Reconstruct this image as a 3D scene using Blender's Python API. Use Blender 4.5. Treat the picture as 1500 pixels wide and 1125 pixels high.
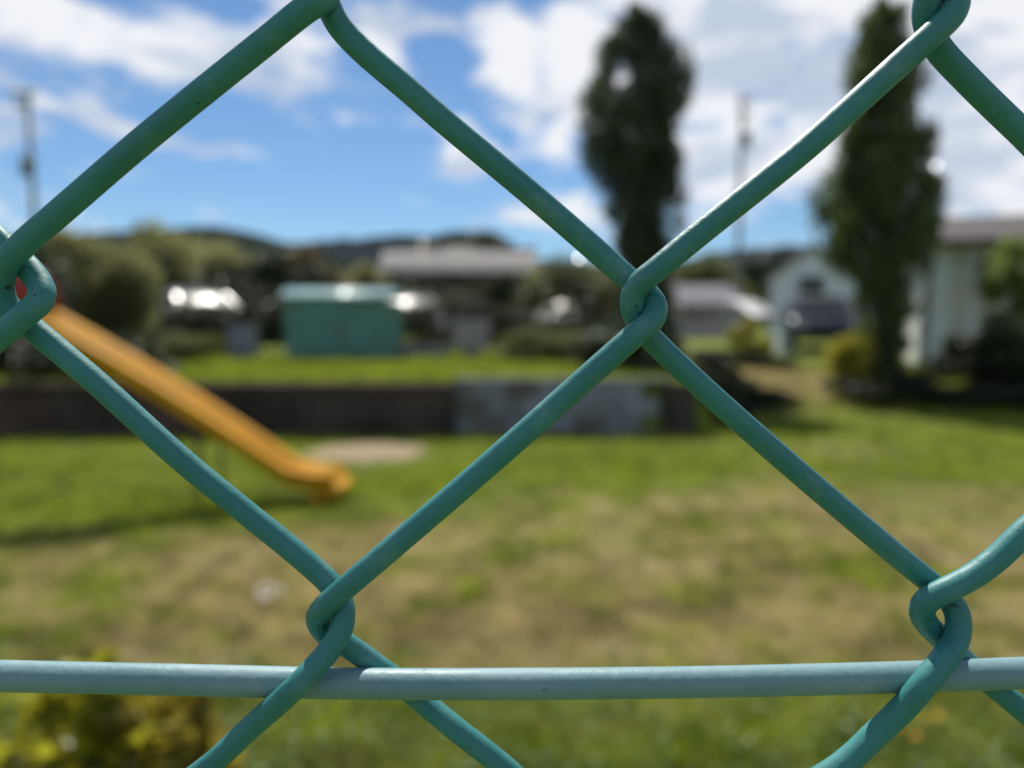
import bpy, math, random
import numpy as np
from mathutils import Vector

R = math.radians
sc = bpy.context.scene
for o in list(bpy.data.objects):
    bpy.data.objects.remove(o)

# ------------------------------------------------------------------ camera
CAM_H, FPX, PITCH, DF = 1.30, 1042.0, R(5.05), 0.090     # DF: metres to the fence
cd = bpy.data.cameras.new("camera")
cam = bpy.data.objects.new("camera", cd)
sc.collection.objects.link(cam)
cam.location = (0, 0, CAM_H)
cam.rotation_euler = (R(90) - PITCH, 0, 0)
cd.sensor_width = 36.0
cd.lens = 36.0 * FPX / 1500.0
cd.clip_start, cd.clip_end = 0.005, 6000.0
cd.dof.use_dof = True
cd.dof.focus_distance = DF
cd.dof.aperture_fstop = 11.0
cd.dof.aperture_blades = 0
sc.camera = cam

HAZE = 0.00006
# ------------------------------------------------------------------ light
SUN_EL = R(53)
SUN_V = Vector((-0.20, 0.98, 0)).normalized() * math.cos(SUN_EL) + Vector((0, 0, math.sin(SUN_EL)))
sd = bpy.data.lights.new("sun", 'SUN')
sd.energy, sd.angle, sd.color = 5.0, R(0.53), (1.0, 0.95, 0.87)
sun = bpy.data.objects.new("sun", sd)
sc.collection.objects.link(sun)
sun.rotation_euler = SUN_V.to_track_quat('Z', 'Y').to_euler()
sun.location = (-4, 30, 50)

sc.view_settings.view_transform = 'Standard'
sc.view_settings.look = 'None'
sc.view_settings.exposure = 0.28
sc.view_settings.gamma = 1.0
sc.view_settings.use_curve_mapping = False
sc.cycles.use_denoising = True
sc.cycles.sample_clamp_indirect = 6.0
sc.cycles.max_bounces = 6
sc.cycles.diffuse_bounces = 3
sc.cycles.transparent_max_bounces = 8


class NT:
    """small helper for node trees"""
    def __init__(s, tree):
        s.t = tree
        s.n, s.l = tree.nodes, tree.links

    def node(s, typ, **kw):
        n = s.n.new(typ)
        for k, v in kw.items():
            setattr(n, k, v)
        return n

    def put(s, sock, v):
        if isinstance(v, bpy.types.NodeSocket):
            s.l.new(v, sock)
        elif v is not None:
            sock.default_value = v

    def math(s, op, a, b=None, c=None, clamp=False):
        n = s.node('ShaderNodeMath', operation=op, use_clamp=clamp)
        for i, v in enumerate((a, b, c)):
            if v is not None:
                s.put(n.inputs[i], v)
        return n.outputs[0]

    def noise(s, vec, scale, detail=4.0, rough=0.55, dist=0.0, out='Fac'):
        n = s.node('ShaderNodeTexNoise')
        if vec is not None:
            s.l.new(vec, n.inputs['Vector'])
        n.inputs['Scale'].default_value = scale
        n.inputs['Detail'].default_value = detail
        n.inputs['Roughness'].default_value = rough
        n.inputs['Distortion'].default_value = dist
        return n.outputs[out]

    def ramp(s, v, a, b, lo=0.0, hi=1.0, smooth=True):
        n = s.node('ShaderNodeMapRange')
        n.interpolation_type = 'SMOOTHSTEP' if smooth else 'LINEAR'
        for k, x in zip(('Value', 'From Min', 'From Max', 'To Min', 'To Max'), (v, a, b, lo, hi)):
            s.put(n.inputs[k], x)
        return n.outputs[0]

    def mix(s, f, a, b):
        n = s.node('ShaderNodeMix', data_type='RGBA')
        s.put(n.inputs[0], f)
        s.put(n.inputs[6], a if isinstance(a, bpy.types.NodeSocket) else (*a, 1))
        s.put(n.inputs[7], b if isinstance(b, bpy.types.NodeSocket) else (*b, 1))
        return n.outputs[2]


# world: Nishita sky with broken fair-weather cloud
w = bpy.data.worlds.new("World")
sc.world = w
w.use_nodes = True
w.cycles.sampling_method = 'MANUAL'
w.cycles.sample_map_resolution = 256
T = NT(w.node_tree)
T.n.clear()
sky = T.node('ShaderNodeTexSky', sky_type='NISHITA')
sky.sun_disc = False
sky.sun_elevation = SUN_EL
sky.sun_rotation = math.atan2(SUN_V.x, SUN_V.y)
sky.altitude, sky.air_density, sky.dust_density, sky.ozone_density = 300, 1.0, 0.25, 2.6
tc = T.node('ShaderNodeTexCoord')
sep = T.node('ShaderNodeSeparateXYZ')
T.l.new(tc.outputs['Generated'], sep.inputs[0])
X, Y, Z = sep.outputs
az = T.math('ARCTAN2', X, Y)
el = T.math('ARCSINE', Z)


def azel(px, py):
    x, zc = (px - 750) / FPX, -(py - 562.5) / FPX
    y = math.cos(PITCH) + zc * math.sin(PITCH)
    z = zc * math.cos(PITCH) - math.sin(PITCH)
    return math.atan2(x, y), math.atan2(z, math.hypot(x, y))


CLOUDS = [  # px, py, half width, half height, tilt (deg, clockwise in the picture), weight
    (170, 40, 330, 66, 7, 0.86), (420, 85, 125, 56, 15, 0.78), (110, 165, 150, 32, 17, 0.68),
    (290, 222, 75, 17, 14, 0.5), (560, 60, 95, 30, 55, 0.7), (500, 174, 32, 16, 0, 0.5),
    (305, 305, 55, 20, 0, 0.36), (755, 90, 68, 125, -18, 1.05), (850, 120, 110, 130, -20, 1.0),
    (690, 225, 62, 48, 10, 0.8), (820, 215, 60, 75, 0, 0.8), (800, 305, 130, 38, 8, 0.85),
    (1080, 60, 300, 180, 0, 1.0), (1130, 230, 230, 90, 4, 1.0), (1400, 110, 300, 190, 0, 1.0),
    (1500, 270, 230, 75, 0, 1.0), (660, 40, 30, 22, 0, 0.3),
    (1250, -350, 420, 260, 10, 0.9), (250, -260, 460, 180, 8, 0.9), (2100, 60, 420, 230, 0, 0.9),
    (-600, 40, 420, 130, 5, 0.9)]
den = None
cmb = T.node('ShaderNodeCombineXYZ')
T.l.new(az, cmb.inputs[0])
T.l.new(el, cmb.inputs[1])
for (px, py, a, b, t, wt) in CLOUDS:
    A0, E0 = azel(px, py)
    mp = T.node('ShaderNodeMapping', vector_type='TEXTURE')
    mp.inputs['Location'].default_value = (A0, E0, 0)
    mp.inputs['Rotation'].default_value = (0, 0, -R(t))
    mp.inputs['Scale'].default_value = (2.05 * a / FPX, 2.05 * b / FPX, 1)
    T.l.new(cmb.outputs[0], mp.inputs[0])
    gr = T.node('ShaderNodeTexGradient', gradient_type='QUADRATIC_SPHERE')
    T.l.new(mp.outputs[0], gr.inputs[0])
    g = T.math('MULTIPLY', gr.outputs['Fac'], 1.25 * wt)
    den = g if den is None else T.math('MAXIMUM', den, g)
# general cloud of the same kind over the rest of the sky (behind and overhead)
gen = T.ramp(T.noise(tc.outputs['Generated'], 2.3, 3, 0.5), 0.46, 0.62)
away = T.math('MAXIMUM', T.ramp(T.math('ABSOLUTE', az), 0.95, 1.4), T.ramp(el, 0.62, 0.95))
den = T.math('MAXIMUM', den, T.math('MULTIPLY', T.math('MULTIPLY', gen, away), 0.9))
sm = T.node('ShaderNodeMapping')
sm.inputs['Scale'].default_value = (1, 1, 2.6)
T.l.new(tc.outputs['Generated'], sm.inputs[0])
wisp = T.noise(sm.outputs[0], 8.0, 5, 0.62, 0.5)
body = T.math('ADD', den, T.math('MULTIPLY', T.math('SUBTRACT', wisp, 0.5), 2.3))
cover = T.ramp(body, 0.27, 0.76)
shade = T.noise(sm.outputs[0], 5.2, 4, 0.6, 0.3)
ccol = T.mix(T.ramp(shade, 0.40, 0.56), (5.4, 6.1, 7.3), (9.2, 9.2, 9.4))
skyc = T.node('ShaderNodeMix', data_type='RGBA')
skyc.blend_type = 'MULTIPLY'
skyc.inputs[0].default_value = 1.0
skyc.inputs[7].default_value = (0.60, 0.80, 0.95, 1)
T.l.new(sky.outputs[0], skyc.inputs[6])
mixc = T.mix(T.math('MULTIPLY', cover, 0.93), skyc.outputs[2], ccol)
bg = T.node('ShaderNodeBackground')
bg.inputs['Strength'].default_value = 0.085
T.l.new(mixc, bg.inputs['Color'])
wo = T.node('ShaderNodeOutputWorld')
T.l.new(bg.outputs[0], wo.inputs[0])

# ------------------------------------------------------------------ helpers
col = sc.collection


def tag(o, label=None, cat=None, group=None, kind=None):
    for k, v in (('label', label), ('category', cat), ('group', group), ('kind', kind)):
        if v:
            o[k] = v
    return o


def empty(name, loc, label, cat, group=None, rz=0.0):
    o = bpy.data.objects.new(name, None)
    o.empty_display_size = 0.1
    col.objects.link(o)
    o.location = loc
    o.rotation_euler = (0, 0, rz)
    return tag(o, label, cat, group)


def link(name, me, parent=None):
    o = bpy.data.objects.new(name, me)
    col.objects.link(o)
    o.parent = parent
    return o


def copy_tree(o, parent=None):
    c = o.copy()
    col.objects.link(c)
    c.parent = parent
    for ch in [x for x in bpy.data.objects if x.parent is o]:
        copy_tree(ch, c)
    return c


def P(px, py, y):
    """point of the photograph's pixel (1500 wide) on the vertical plane at distance y"""
    x, zc = (px - 750) / FPX, -(py - 562.5) / FPX
    dy = math.cos(PITCH) + zc * math.sin(PITCH)
    dz = zc * math.cos(PITCH) - math.sin(PITCH)
    return Vector((x / dy * y, y, CAM_H + dz / dy * y))


def XP(px, y):
    return P(px, 470, y).x


def ZP(py, y):
    return P(750, py, y).z


def np_mesh(name, V, F, mat=None, smooth=False, attrs=None):
    V = np.asarray(V, dtype=np.float32)
    F = np.asarray(F, dtype=np.int32)
    k = F.shape[1]
    me = bpy.data.meshes.new(name)
    me.vertices.add(len(V))
    me.vertices.foreach_set('co', V.ravel())
    me.loops.add(F.size)
    me.loops.foreach_set('vertex_index', F.ravel())
    me.polygons.add(len(F))
    me.polygons.foreach_set('loop_start', np.arange(0, F.size, k, dtype=np.int32))
    me.polygons.foreach_set('loop_total', np.full(len(F), k, dtype=np.int32))
    if smooth:
        me.polygons.foreach_set('use_smooth', np.ones(len(F), dtype=bool))
    for nm, arr in (attrs or {}).items():
        at = me.attributes.new(nm, 'FLOAT', 'POINT')
        at.data.foreach_set('value', np.asarray(arr, dtype=np.float32))
    me.update(calc_edges=True)
    me.validate()
    if mat:
        me.materials.append(mat)
    return me


class MB:
    """collects simple solids into one mesh"""
    def __init__(s):
        s.v, s.f = [], []

    def add(s, V, F):
        o = len(s.v)
        s.v += [tuple(p) for p in V]
        s.f += [tuple(i + o for i in f) for f in F]
        return s

    def box(s, x0, x1, y0, y1, z0, z1):
        V = [(x, y, z) for z in (z0, z1) for y in (y0, y1) for x in (x0, x1)]
        return s.add(V, [(0, 2, 3, 1), (4, 5, 7, 6), (0, 1, 5, 4), (2, 6, 7, 3), (0, 4, 6, 2), (1, 3, 7, 5)])

    def bbox(s, x0, x1, y0, y1, z0, z1, b=0.01):
        """box with chamfered edges"""
        xs, ys, zs = (x0, x1), (y0, y1), (z0, z1)
        V, idx = [], {}
        for i in (0, 1):
            for j in (0, 1):
                for k in (0, 1):
                    sx, sy, sz = (1 - 2 * i) * b, (1 - 2 * j) * b, (1 - 2 * k) * b
                    for ax in range(3):
                        p = [xs[i] + sx, ys[j] + sy, zs[k] + sz]
                        p[ax] = (xs[i], ys[j], zs[k])[ax]
                        idx[i, j, k, ax] = len(V)
                        V.append(tuple(p))
        F = []
        for ax in range(3):
            a, c = [d for d in range(3) if d != ax]
            for e in (0, 1):
                q = []
                for (m, n) in ((0, 0), (1, 0), (1, 1), (0, 1)):
                    t = [0, 0, 0]
                    t[ax], t[a], t[c] = e, m, n
                    q.append(idx[(*t, ax)])
                F.append(tuple(q))
            for (m, n) in ((0, 0), (1, 0), (1, 1), (0, 1)):     # edge chamfers along ax
                t0, t1 = [0] * 3, [0] * 3
                t0[a] = t1[a] = m
                t0[c] = t1[c] = n
                t0[ax], t1[ax] = 0, 1
                F.append((idx[(*t0, a)], idx[(*t1, a)], idx[(*t1, c)], idx[(*t0, c)]))
        for i in (0, 1):
            for j in (0, 1):
                for k in (0, 1):
                    F.append(tuple(idx[i, j, k, q] for q in range(3)))
        return s.add(V, F)

    def prism(s, poly, axis, a, b):
        """extrude polygon (2d) along axis 0/1/2 from a to b"""
        n = len(poly)

        def pt(p, h):
            return {0: (h, p[0], p[1]), 1: (p[0], h, p[1]), 2: (p[0], p[1], h)}[axis]
        V = [pt(p, a) for p in poly] + [pt(p, b) for p in poly]
        F = [tuple(range(n))[::-1], tuple(range(n, 2 * n))]
        F += [(i, (i + 1) % n, n + (i + 1) % n, n + i) for i in range(n)]
        return s.add(V, F)

    def tube(s, pts, rad, n=10, cap=True):
        V, F = tube_arrays(pts, rad, n)
        o = len(s.v)
        s.add(V, F)
        if cap:
            m = len(V)
            s.f.append(tuple(o + i for i in range(n))[::-1])
            s.f.append(tuple(o + m - n + i for i in range(n)))
        return s

    def build(s, name, mat, parent=None, smooth=False):
        me = bpy.data.meshes.new(name)
        me.from_pydata(s.v, [], s.f)
        import bmesh
        bm = bmesh.new()
        bm.from_mesh(me)
        bmesh.ops.recalc_face_normals(bm, faces=bm.faces)
        bm.to_mesh(me)
        bm.free()
        if smooth:
            for p in me.polygons:
                p.use_smooth = len(p.vertices) == 4
        me.materials.append(mat)
        return link(name, me, parent)


def tube_arrays(pts, rad, n=10):
    pts = np.asarray([tuple(p) for p in pts], dtype=float)
    m = len(pts)
    rad = np.full(m, rad, dtype=float) if np.isscalar(rad) else np.asarray(rad, dtype=float)
    tn = np.gradient(pts, axis=0)
    tn /= np.linalg.norm(tn, axis=1)[:, None] + 1e-12
    ref = np.array([0.0, 1.0, 0.0]) if abs(tn[0][1]) < 0.9 else np.array([1.0, 0.0, 0.0])
    nn = ref - tn[0] * ref.dot(tn[0])
    nn /= np.linalg.norm(nn)
    N = [nn]
    for i in range(1, m):
        nn = N[-1] - tn[i] * N[-1].dot(tn[i])
        nn /= np.linalg.norm(nn)
        N.append(nn)
    N = np.array(N)
    B = np.cross(tn, N)
    a = np.arange(n) * 2 * math.pi / n
    V = pts[:, None, :] + rad[:, None, None] * (np.cos(a)[None, :, None] * N[:, None, :] + np.sin(a)[None, :, None] * B[:, None, :])
    i = np.arange(m - 1)[:, None] * n
    j = np.arange(n)[None, :]
    k = (j + 1) % n
    F = np.stack([i + j, i + k, i + n + k, i + n + j], axis=-1).reshape(-1, 4)
    return V.reshape(-1, 3), F


def spline(pts, sub):
    """centripetal Catmull-Rom through pts; sub[i] samples on segment i"""
    p = np.asarray(pts, dtype=float)
    p = np.vstack([2 * p[0] - p[1], p, 2 * p[-1] - p[-2]])
    out = []
    for i in range(1, len(p) - 2):
        p0, p1, p2, p3 = p[i - 1:i + 3]
        t0 = 0.0
        t1 = t0 + max(np.linalg.norm(p1 - p0), 1e-9) ** 0.5
        t2 = t1 + max(np.linalg.norm(p2 - p1), 1e-9) ** 0.5
        t3 = t2 + max(np.linalg.norm(p3 - p2), 1e-9) ** 0.5
        n = sub[i - 1] if hasattr(sub, '__len__') else sub
        for t in np.linspace(t1, t2, n, endpoint=False):
            a1 = (t1 - t) / (t1 - t0) * p0 + (t - t0) / (t1 - t0) * p1
            a2 = (t2 - t) / (t2 - t1) * p1 + (t - t1) / (t2 - t1) * p2
            a3 = (t3 - t) / (t3 - t2) * p2 + (t - t2) / (t3 - t2) * p3
            b1 = (t2 - t) / (t2 - t0) * a1 + (t - t0) / (t2 - t0) * a2
            b2 = (t3 - t) / (t3 - t1) * a2 + (t - t1) / (t3 - t1) * a3
            out.append((t2 - t) / (t2 - t1) * b1 + (t - t1) / (t2 - t1) * b2)
    out.append(p[-2])
    return np.array(out)


# ------------------------------------------------------------------ materials
MATS = {}


def mat(name, c, rough=0.6, var=0.18, scale=6.0, bump=0.0, bscale=40.0, metal=0.0, spec=0.5, c2=None, coat=0.0):
    if name in MATS:
        return MATS[name]
    m = bpy.data.materials.new(name)
    m.use_nodes = True
    t = NT(m.node_tree)
    b = t.n['Principled BSDF']
    geo = t.node('ShaderNodeNewGeometry')
    nz = t.noise(geo.outputs['Position'], scale, 5, 0.6)
    lo = tuple(x * (1 - var) for x in c)
    hi = c2 if c2 else tuple(min(1, x * (1 + var)) for x in c)
    t.l.new(t.mix(t.ramp(nz, 0.32, 0.68), lo, hi), b.inputs['Base Color'])
    t.put(b.inputs['Roughness'], t.ramp(nz, 0.3, 0.7, rough * 0.85, min(1, rough * 1.12)))
    b.inputs['Metallic'].default_value = metal
    b.inputs['Specular IOR Level'].default_value = spec
    b.inputs['Coat Weight'].default_value = coat
    b.inputs['Coat Roughness'].default_value = 0.06
    if bump:
        bn = t.node('ShaderNodeBump')
        bn.inputs['Strength'].default_value = bump
        bn.inputs['Distance'].default_value = 0.01
        t.l.new(t.noise(geo.outputs['Position'], bscale, 4, 0.6), bn.inputs['Height'])
        t.l.new(bn.outputs[0], b.inputs['Normal'])
    MATS[name] = m
    return m


def leaf_mat(name, c, c2, rough=0.45, trans=0.35, spec=0.5):
    if name in MATS:
        return MATS[name]
    m = bpy.data.materials.new(name)
    m.use_nodes = True
    t = NT(m.node_tree)
    b = t.n['Principled BSDF']
    at = t.node('ShaderNodeAttribute', attribute_name='tone')
    cc = t.mix(at.outputs['Fac'], c, c2)
    t.l.new(cc, b.inputs['Base Color'])
    b.inputs['Roughness'].default_value = rough
    b.inputs['Specular IOR Level'].default_value = spec
    tr = t.node('ShaderNodeBsdfTranslucent')
    t.l.new(t.mix(0.5, cc, tuple(min(1, 1.5 * x) for x in c2)), tr.inputs['Color'])
    ms = t.node('ShaderNodeMixShader')
    ms.inputs[0].default_value = trans
    t.l.new(b.outputs[0], ms.inputs[1])
    t.l.new(tr.outputs[0], ms.inputs[2])
    t.l.new(ms.outputs[0], t.n['Material Output'].inputs['Surface'])
    MATS[name] = m
    return m


def wire_mat(name, c, c2, rough, dust, seed):
    """plastic coated wire: fine grain, faint chalky bloom, specks of dirt"""
    m = bpy.data.materials.new(name)
    m.use_nodes = True
    t = NT(m.node_tree)
    b = t.n['Principled BSDF']
    geo = t.node('ShaderNodeNewGeometry')
    mp = t.node('ShaderNodeMapping')
    mp.inputs['Location'].default_value = (seed, seed * 0.7, 0)
    t.l.new(geo.outputs['Position'], mp.inputs[0])
    v = mp.outputs[0]
    big = t.noise(v, 55, 4, 0.6)
    fine = t.noise(v, 900, 3, 0.6)
    base = t.mix(t.ramp(big, 0.35, 0.7), c, c2)
    blo = t.math('MULTIPLY', t.ramp(t.noise(v, 160, 5, 0.7), 0.5, 0.75), dust)
    base = t.mix(blo, base, (0.33, 0.42, 0.40))
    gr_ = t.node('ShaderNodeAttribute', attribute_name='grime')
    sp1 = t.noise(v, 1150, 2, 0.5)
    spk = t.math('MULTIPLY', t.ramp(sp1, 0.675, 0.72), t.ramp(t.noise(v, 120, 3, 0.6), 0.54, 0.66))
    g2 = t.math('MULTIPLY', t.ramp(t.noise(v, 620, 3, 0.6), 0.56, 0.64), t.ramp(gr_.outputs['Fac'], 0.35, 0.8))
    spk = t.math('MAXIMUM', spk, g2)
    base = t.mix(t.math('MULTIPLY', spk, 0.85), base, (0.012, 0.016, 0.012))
    t.l.new(base, b.inputs['Base Color'])
    t.put(b.inputs['Roughness'], t.ramp(big, 0.3, 0.7, rough * 0.85, rough * 1.2))
    b.inputs['Specular IOR Level'].default_value = 0.46
    bn = t.node('ShaderNodeBump')
    bn.inputs['Strength'].default_value = 0.4
    bn.inputs['Distance'].default_value = 0.0002
    t.l.new(t.math('ADD', fine, t.math('MULTIPLY', t.noise(v, 230, 3, 0.5), 1.5)), bn.inputs['Height'])
    t.l.new(bn.outputs[0], b.inputs['Normal'])
    return m


M_WIRE = wire_mat('green_plastic_coating', (0.032, 0.186, 0.182), (0.044, 0.222, 0.216), 0.48, 0.22, 0)
M_TENS = wire_mat('faded_green_coating', (0.15, 0.275, 0.29), (0.20, 0.325, 0.345), 0.5, 0.35, 3.1)
M_POST = mat('green_post_paint', (0.03, 0.19, 0.15), 0.45)

# ------------------------------------------------------------------ ground
WALL_Y, WALL_TOP, WALL_END = 8.0, 0.60, 1.78


def sst(a, b, x):
    t = np.clip((np.asarray(x, dtype=float) - a) / (b - a), 0, 1)
    return t * t * (3 - 2 * t)


def height(x, y):
    x, y = np.asarray(x, dtype=float), np.asarray(y, dtype=float)
    left = np.where(y < WALL_Y + 0.14, 0.0, WALL_TOP + 0.01)
    right = 0.42 * sst(9.7, 12.6, y) + 0.18 * sst(14, 22, y)
    k = sst(2.02, 2.5, x)
    return left * (1 - k) + right * k


def ground_masks(t, pos):
    """dryness and bare sand as functions of the place on the lawn"""
    sp = t.node('ShaderNodeSeparateXYZ')
    t.l.new(pos, sp.inputs[0])
    x, y, _ = sp.outputs

    def blob(cx, cy, rx, ry):
        p = t.math('MULTIPLY', t.math('SUBTRACT', x, cx), 1 / rx)
        q = t.math('MULTIPLY', t.math('SUBTRACT', y, cy), 1 / ry)
        return t.math('EXPONENT', t.math('MULTIPLY', t.math('ADD', t.math('MULTIPLY', p, p), t.math('MULTIPLY', q, q)), -1.0))
    flat = t.node('ShaderNodeMapping')
    flat.inputs['Scale'].default_value = (1, 1, 0)
    t.l.new(pos, flat.inputs[0])
    n1 = t.noise(flat.outputs[0], 1.1, 5, 0.62)
    n2 = t.noise(flat.outputs[0], 5.5, 4, 0.6)
    band = t.math('MULTIPLY', t.ramp(y, 2.25, 2.75), t.ramp(y, 5.0, 4.0))
    lf = t.ramp(x, -2.6, -1.1, 0.62, 1.0)
    dry = t.math('MULTIPLY', band, lf)
    for b_ in ((2.15, 5.2, 0.8, 0.7, 0.75), (0.6, 4.9, 1.3, 0.6, 0.65), (3.2, 7.2, 1.2, 0.6, 0.35), (3.6, 5.0, 1.5, 0.7, 0.45), (4.2, 12.0, 1.7, 1.9, 1.15),
               (9.0, 12.3, 1.4, 0.8, 0.9), (0.2, 3.0, 1.2, 0.5, 0.5)):
        dry = t.math('MAXIMUM', dry, t.math('MULTIPLY', blob(*b_[:4]), b_[4]))
    dry = t.math('ADD', dry, t.math('MULTIPLY', t.math('SUBTRACT', n1, 0.5), 1.25))
    dry = t.math('ADD', dry, t.math('MULTIPLY', t.math('SUBTRACT', n2, 0.5), 0.75))
    dry = t.ramp(dry, 0.1, 0.95)
    sand = t.math('ADD', t.math('MAXIMUM', blob(-1.45, 7.0, 0.75, 0.65), t.math('MULTIPLY', blob(-3.4, 6.9, 0.5, 0.35), 0.6)),
                  t.math('MULTIPLY', t.math('SUBTRACT', n2, 0.5), 0.5))
    sand = t.ramp(sand, 0.38, 0.62)
    return dry, sand, n1, n2


m = bpy.data.materials.new('lawn_soil')
m.use_nodes = True
t = NT(m.node_tree)
geo = t.node('ShaderNodeNewGeometry')
dry, sand, n1, n2 = ground_masks(t, geo.outputs['Position'])
c = t.mix(dry, (0.12, 0.17, 0.012), (0.33, 0.26, 0.13))
c = t.mix(t.ramp(n2, 0.35, 0.65, 0, 0.5), c, (0.14, 0.125, 0.06))
c = t.mix(sand, c, (0.30, 0.235, 0.15))
t.l.new(c, t.n['Principled BSDF'].inputs['Base Color'])
t.n['Principled BSDF'].inputs['Roughness'].default_value = 0.95
t.n['Principled BSDF'].inputs['Specular IOR Level'].default_value = 0.15
bn = t.node('ShaderNodeBump')
bn.inputs['Strength'].default_value = 0.7
bn.inputs['Distance'].default_value = 0.03
t.l.new(t.noise(geo.outputs['Position'], 30, 5, 0.65), bn.inputs['Height'])
t.l.new(bn.outputs[0], t.n['Principled BSDF'].inputs['Normal'])
M_SOIL = m

xs = np.unique(np.concatenate([-np.geomspace(12, 3000, 24), np.linspace(-12, 1.7, 40), np.linspace(1.75, 2.5, 16), np.linspace(2.6, 16, 50), np.geomspace(17, 3000, 24)]))
ys = np.unique(np.concatenate([-np.geomspace(3, 3000, 14), np.linspace(-2.5, 8.1, 40), [8.13, 8.15], np.linspace(8.3, 24, 60), np.geomspace(26, 3000, 24)]))
GX, GY = np.meshgrid(xs, ys)
rng = np.random.default_rng(5)
GZ = height(GX, GY) + np.where((np.abs(GX) < 20) & (GY > 2) & (GY < 30), rng.normal(0, 0.006, GX.shape), 0)
nx, ny = len(xs), len(ys)
i = (np.arange(ny - 1)[:, None] * nx + np.arange(nx - 1)[None, :]).ravel()
gme = np_mesh('ground', np.stack([GX, GY, GZ], -1).reshape(-1, 3), np.stack([i, i + 1, i + nx + 1, i + nx], 1), M_SOIL)
tag(link('ground', gme), 'sloping park lawn with green and dry patches', kind='structure')

# hills far behind
def hills(name, prof, y0, depth, m, label):
    p = np.array(prof, dtype=float)
    px = np.linspace(p[0, 0], p[-1, 0], 150)
    py = np.interp(px, p[:, 0], p[:, 1])
    V = []
    rg = np.random.default_rng(int(y0))
    n = 14
    for k in range(n):
        f = k / (n - 1)
        y = y0 + depth * f
        for a, b in zip(px, py):
            zt = ZP(b, y0 + depth * 0.6)
            prof_f = math.sin(min(1, f / 0.6) * math.pi / 2) if f < 0.6 else math.cos((f - 0.6) / 0.4 * math.pi / 2)
            V.append((XP(a, y0 + depth * 0.6), y, max(-3, zt * prof_f + rg.normal(0, 0.012) * zt * (0.3 + f))))
    m_ = len(px)
    i = (np.arange(n - 1)[:, None] * m_ + np.arange(m_ - 1)[None, :]).ravel()
    me = np_mesh(name, V, np.stack([i, i + 1, i + m_ + 1, i + m_], 1), m, smooth=True)
    tag(link(name, me), label, kind='structure')


M_FOREST = mat('hill_forest', (0.009, 0.015, 0.010), 0.95, 0.45, 0.02, 1.0, 0.12, spec=0.0, c2=(0.022, 0.032, 0.014))
M_FOREST2 = mat('far_hill_forest', (0.005, 0.009, 0.010), 0.95, 0.4, 0.012, 1.0, 0.08, spec=0.0)
hills('hills', [(-700, 400), (-200, 372), (60, 352), (180, 341), (250, 340), (320, 331), (370, 340), (430, 358), (520, 382), (640, 420), (700, 450)], 420, 260, M_FOREST, 'nearer wooded hill with a rounded green top')
hills('hills', [(200, 395), (380, 368), (450, 356), (520, 351), (600, 345), (650, 347), (700, 366), (760, 380), (830, 384), (900, 390), (1000, 380), (1060, 368), (1130, 361), (1200, 362), (1300, 375), (1500, 380), (1900, 372), (2400, 400)], 900, 420, M_FOREST2, 'dark distant wooded ridge along the horizon')

# ------------------------------------------------------------------ grass
gm = bpy.data.materials.new('grass_blades')
gm.use_nodes = True
t = NT(gm.node_tree)
at = t.node('ShaderNodeAttribute', attribute_name='tone')
ad = t.node('ShaderNodeAttribute', attribute_name='straw')
green = t.mix(at.outputs['Fac'], (0.090, 0.150, 0.004), (0.370, 0.440, 0.018))
straw = t.mix(at.outputs['Fac'], (0.22, 0.185, 0.06), (0.62, 0.51, 0.24))
c = t.mix(ad.outputs['Fac'], green, straw)
pb = t.n['Principled BSDF']
t.l.new(c, pb.inputs['Base Color'])
pb.inputs['Roughness'].default_value = 0.5
pb.inputs['Specular IOR Level'].default_value = 0.35
tr = t.node('ShaderNodeBsdfTranslucent')
t.l.new(c, tr.inputs['Color'])
ms = t.node('ShaderNodeMixShader')
ms.inputs[0].default_value = 0.45
t.l.new(pb.outputs[0], ms.inputs[1])
t.l.new(tr.outputs[0], ms.inputs[2])
t.l.new(ms.outputs[0], t.n['Material Output'].inputs['Surface'])


def vnoise(x, y, seed):
    """smooth value noise, 0..1"""
    g = np.random.default_rng(seed).random((64, 64))
    xi, yi = np.floor(x).astype(int), np.floor(y).astype(int)
    fx, fy = x - xi, y - yi
    fx, fy = fx * fx * (3 - 2 * fx), fy * fy * (3 - 2 * fy)
    a, b = g[yi % 64, xi % 64], g[yi % 64, (xi + 1) % 64]
    c, d = g[(yi + 1) % 64, xi % 64], g[(yi + 1) % 64, (xi + 1) % 64]
    return (a * (1 - fx) + b * fx) * (1 - fy) + (c * (1 - fx) + d * fx) * fy


def fbm(x, y, sc_, seed, n=4):
    v, amp, tot = 0.0, 1.0, 0.0
    for k in range(n):
        v = v + amp * vnoise(x * sc_ * 2 ** k + 7.3 * k, y * sc_ * 2 ** k + 3.1 * k, seed + k)
        tot += amp
        amp *= 0.6
    return v / tot


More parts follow.
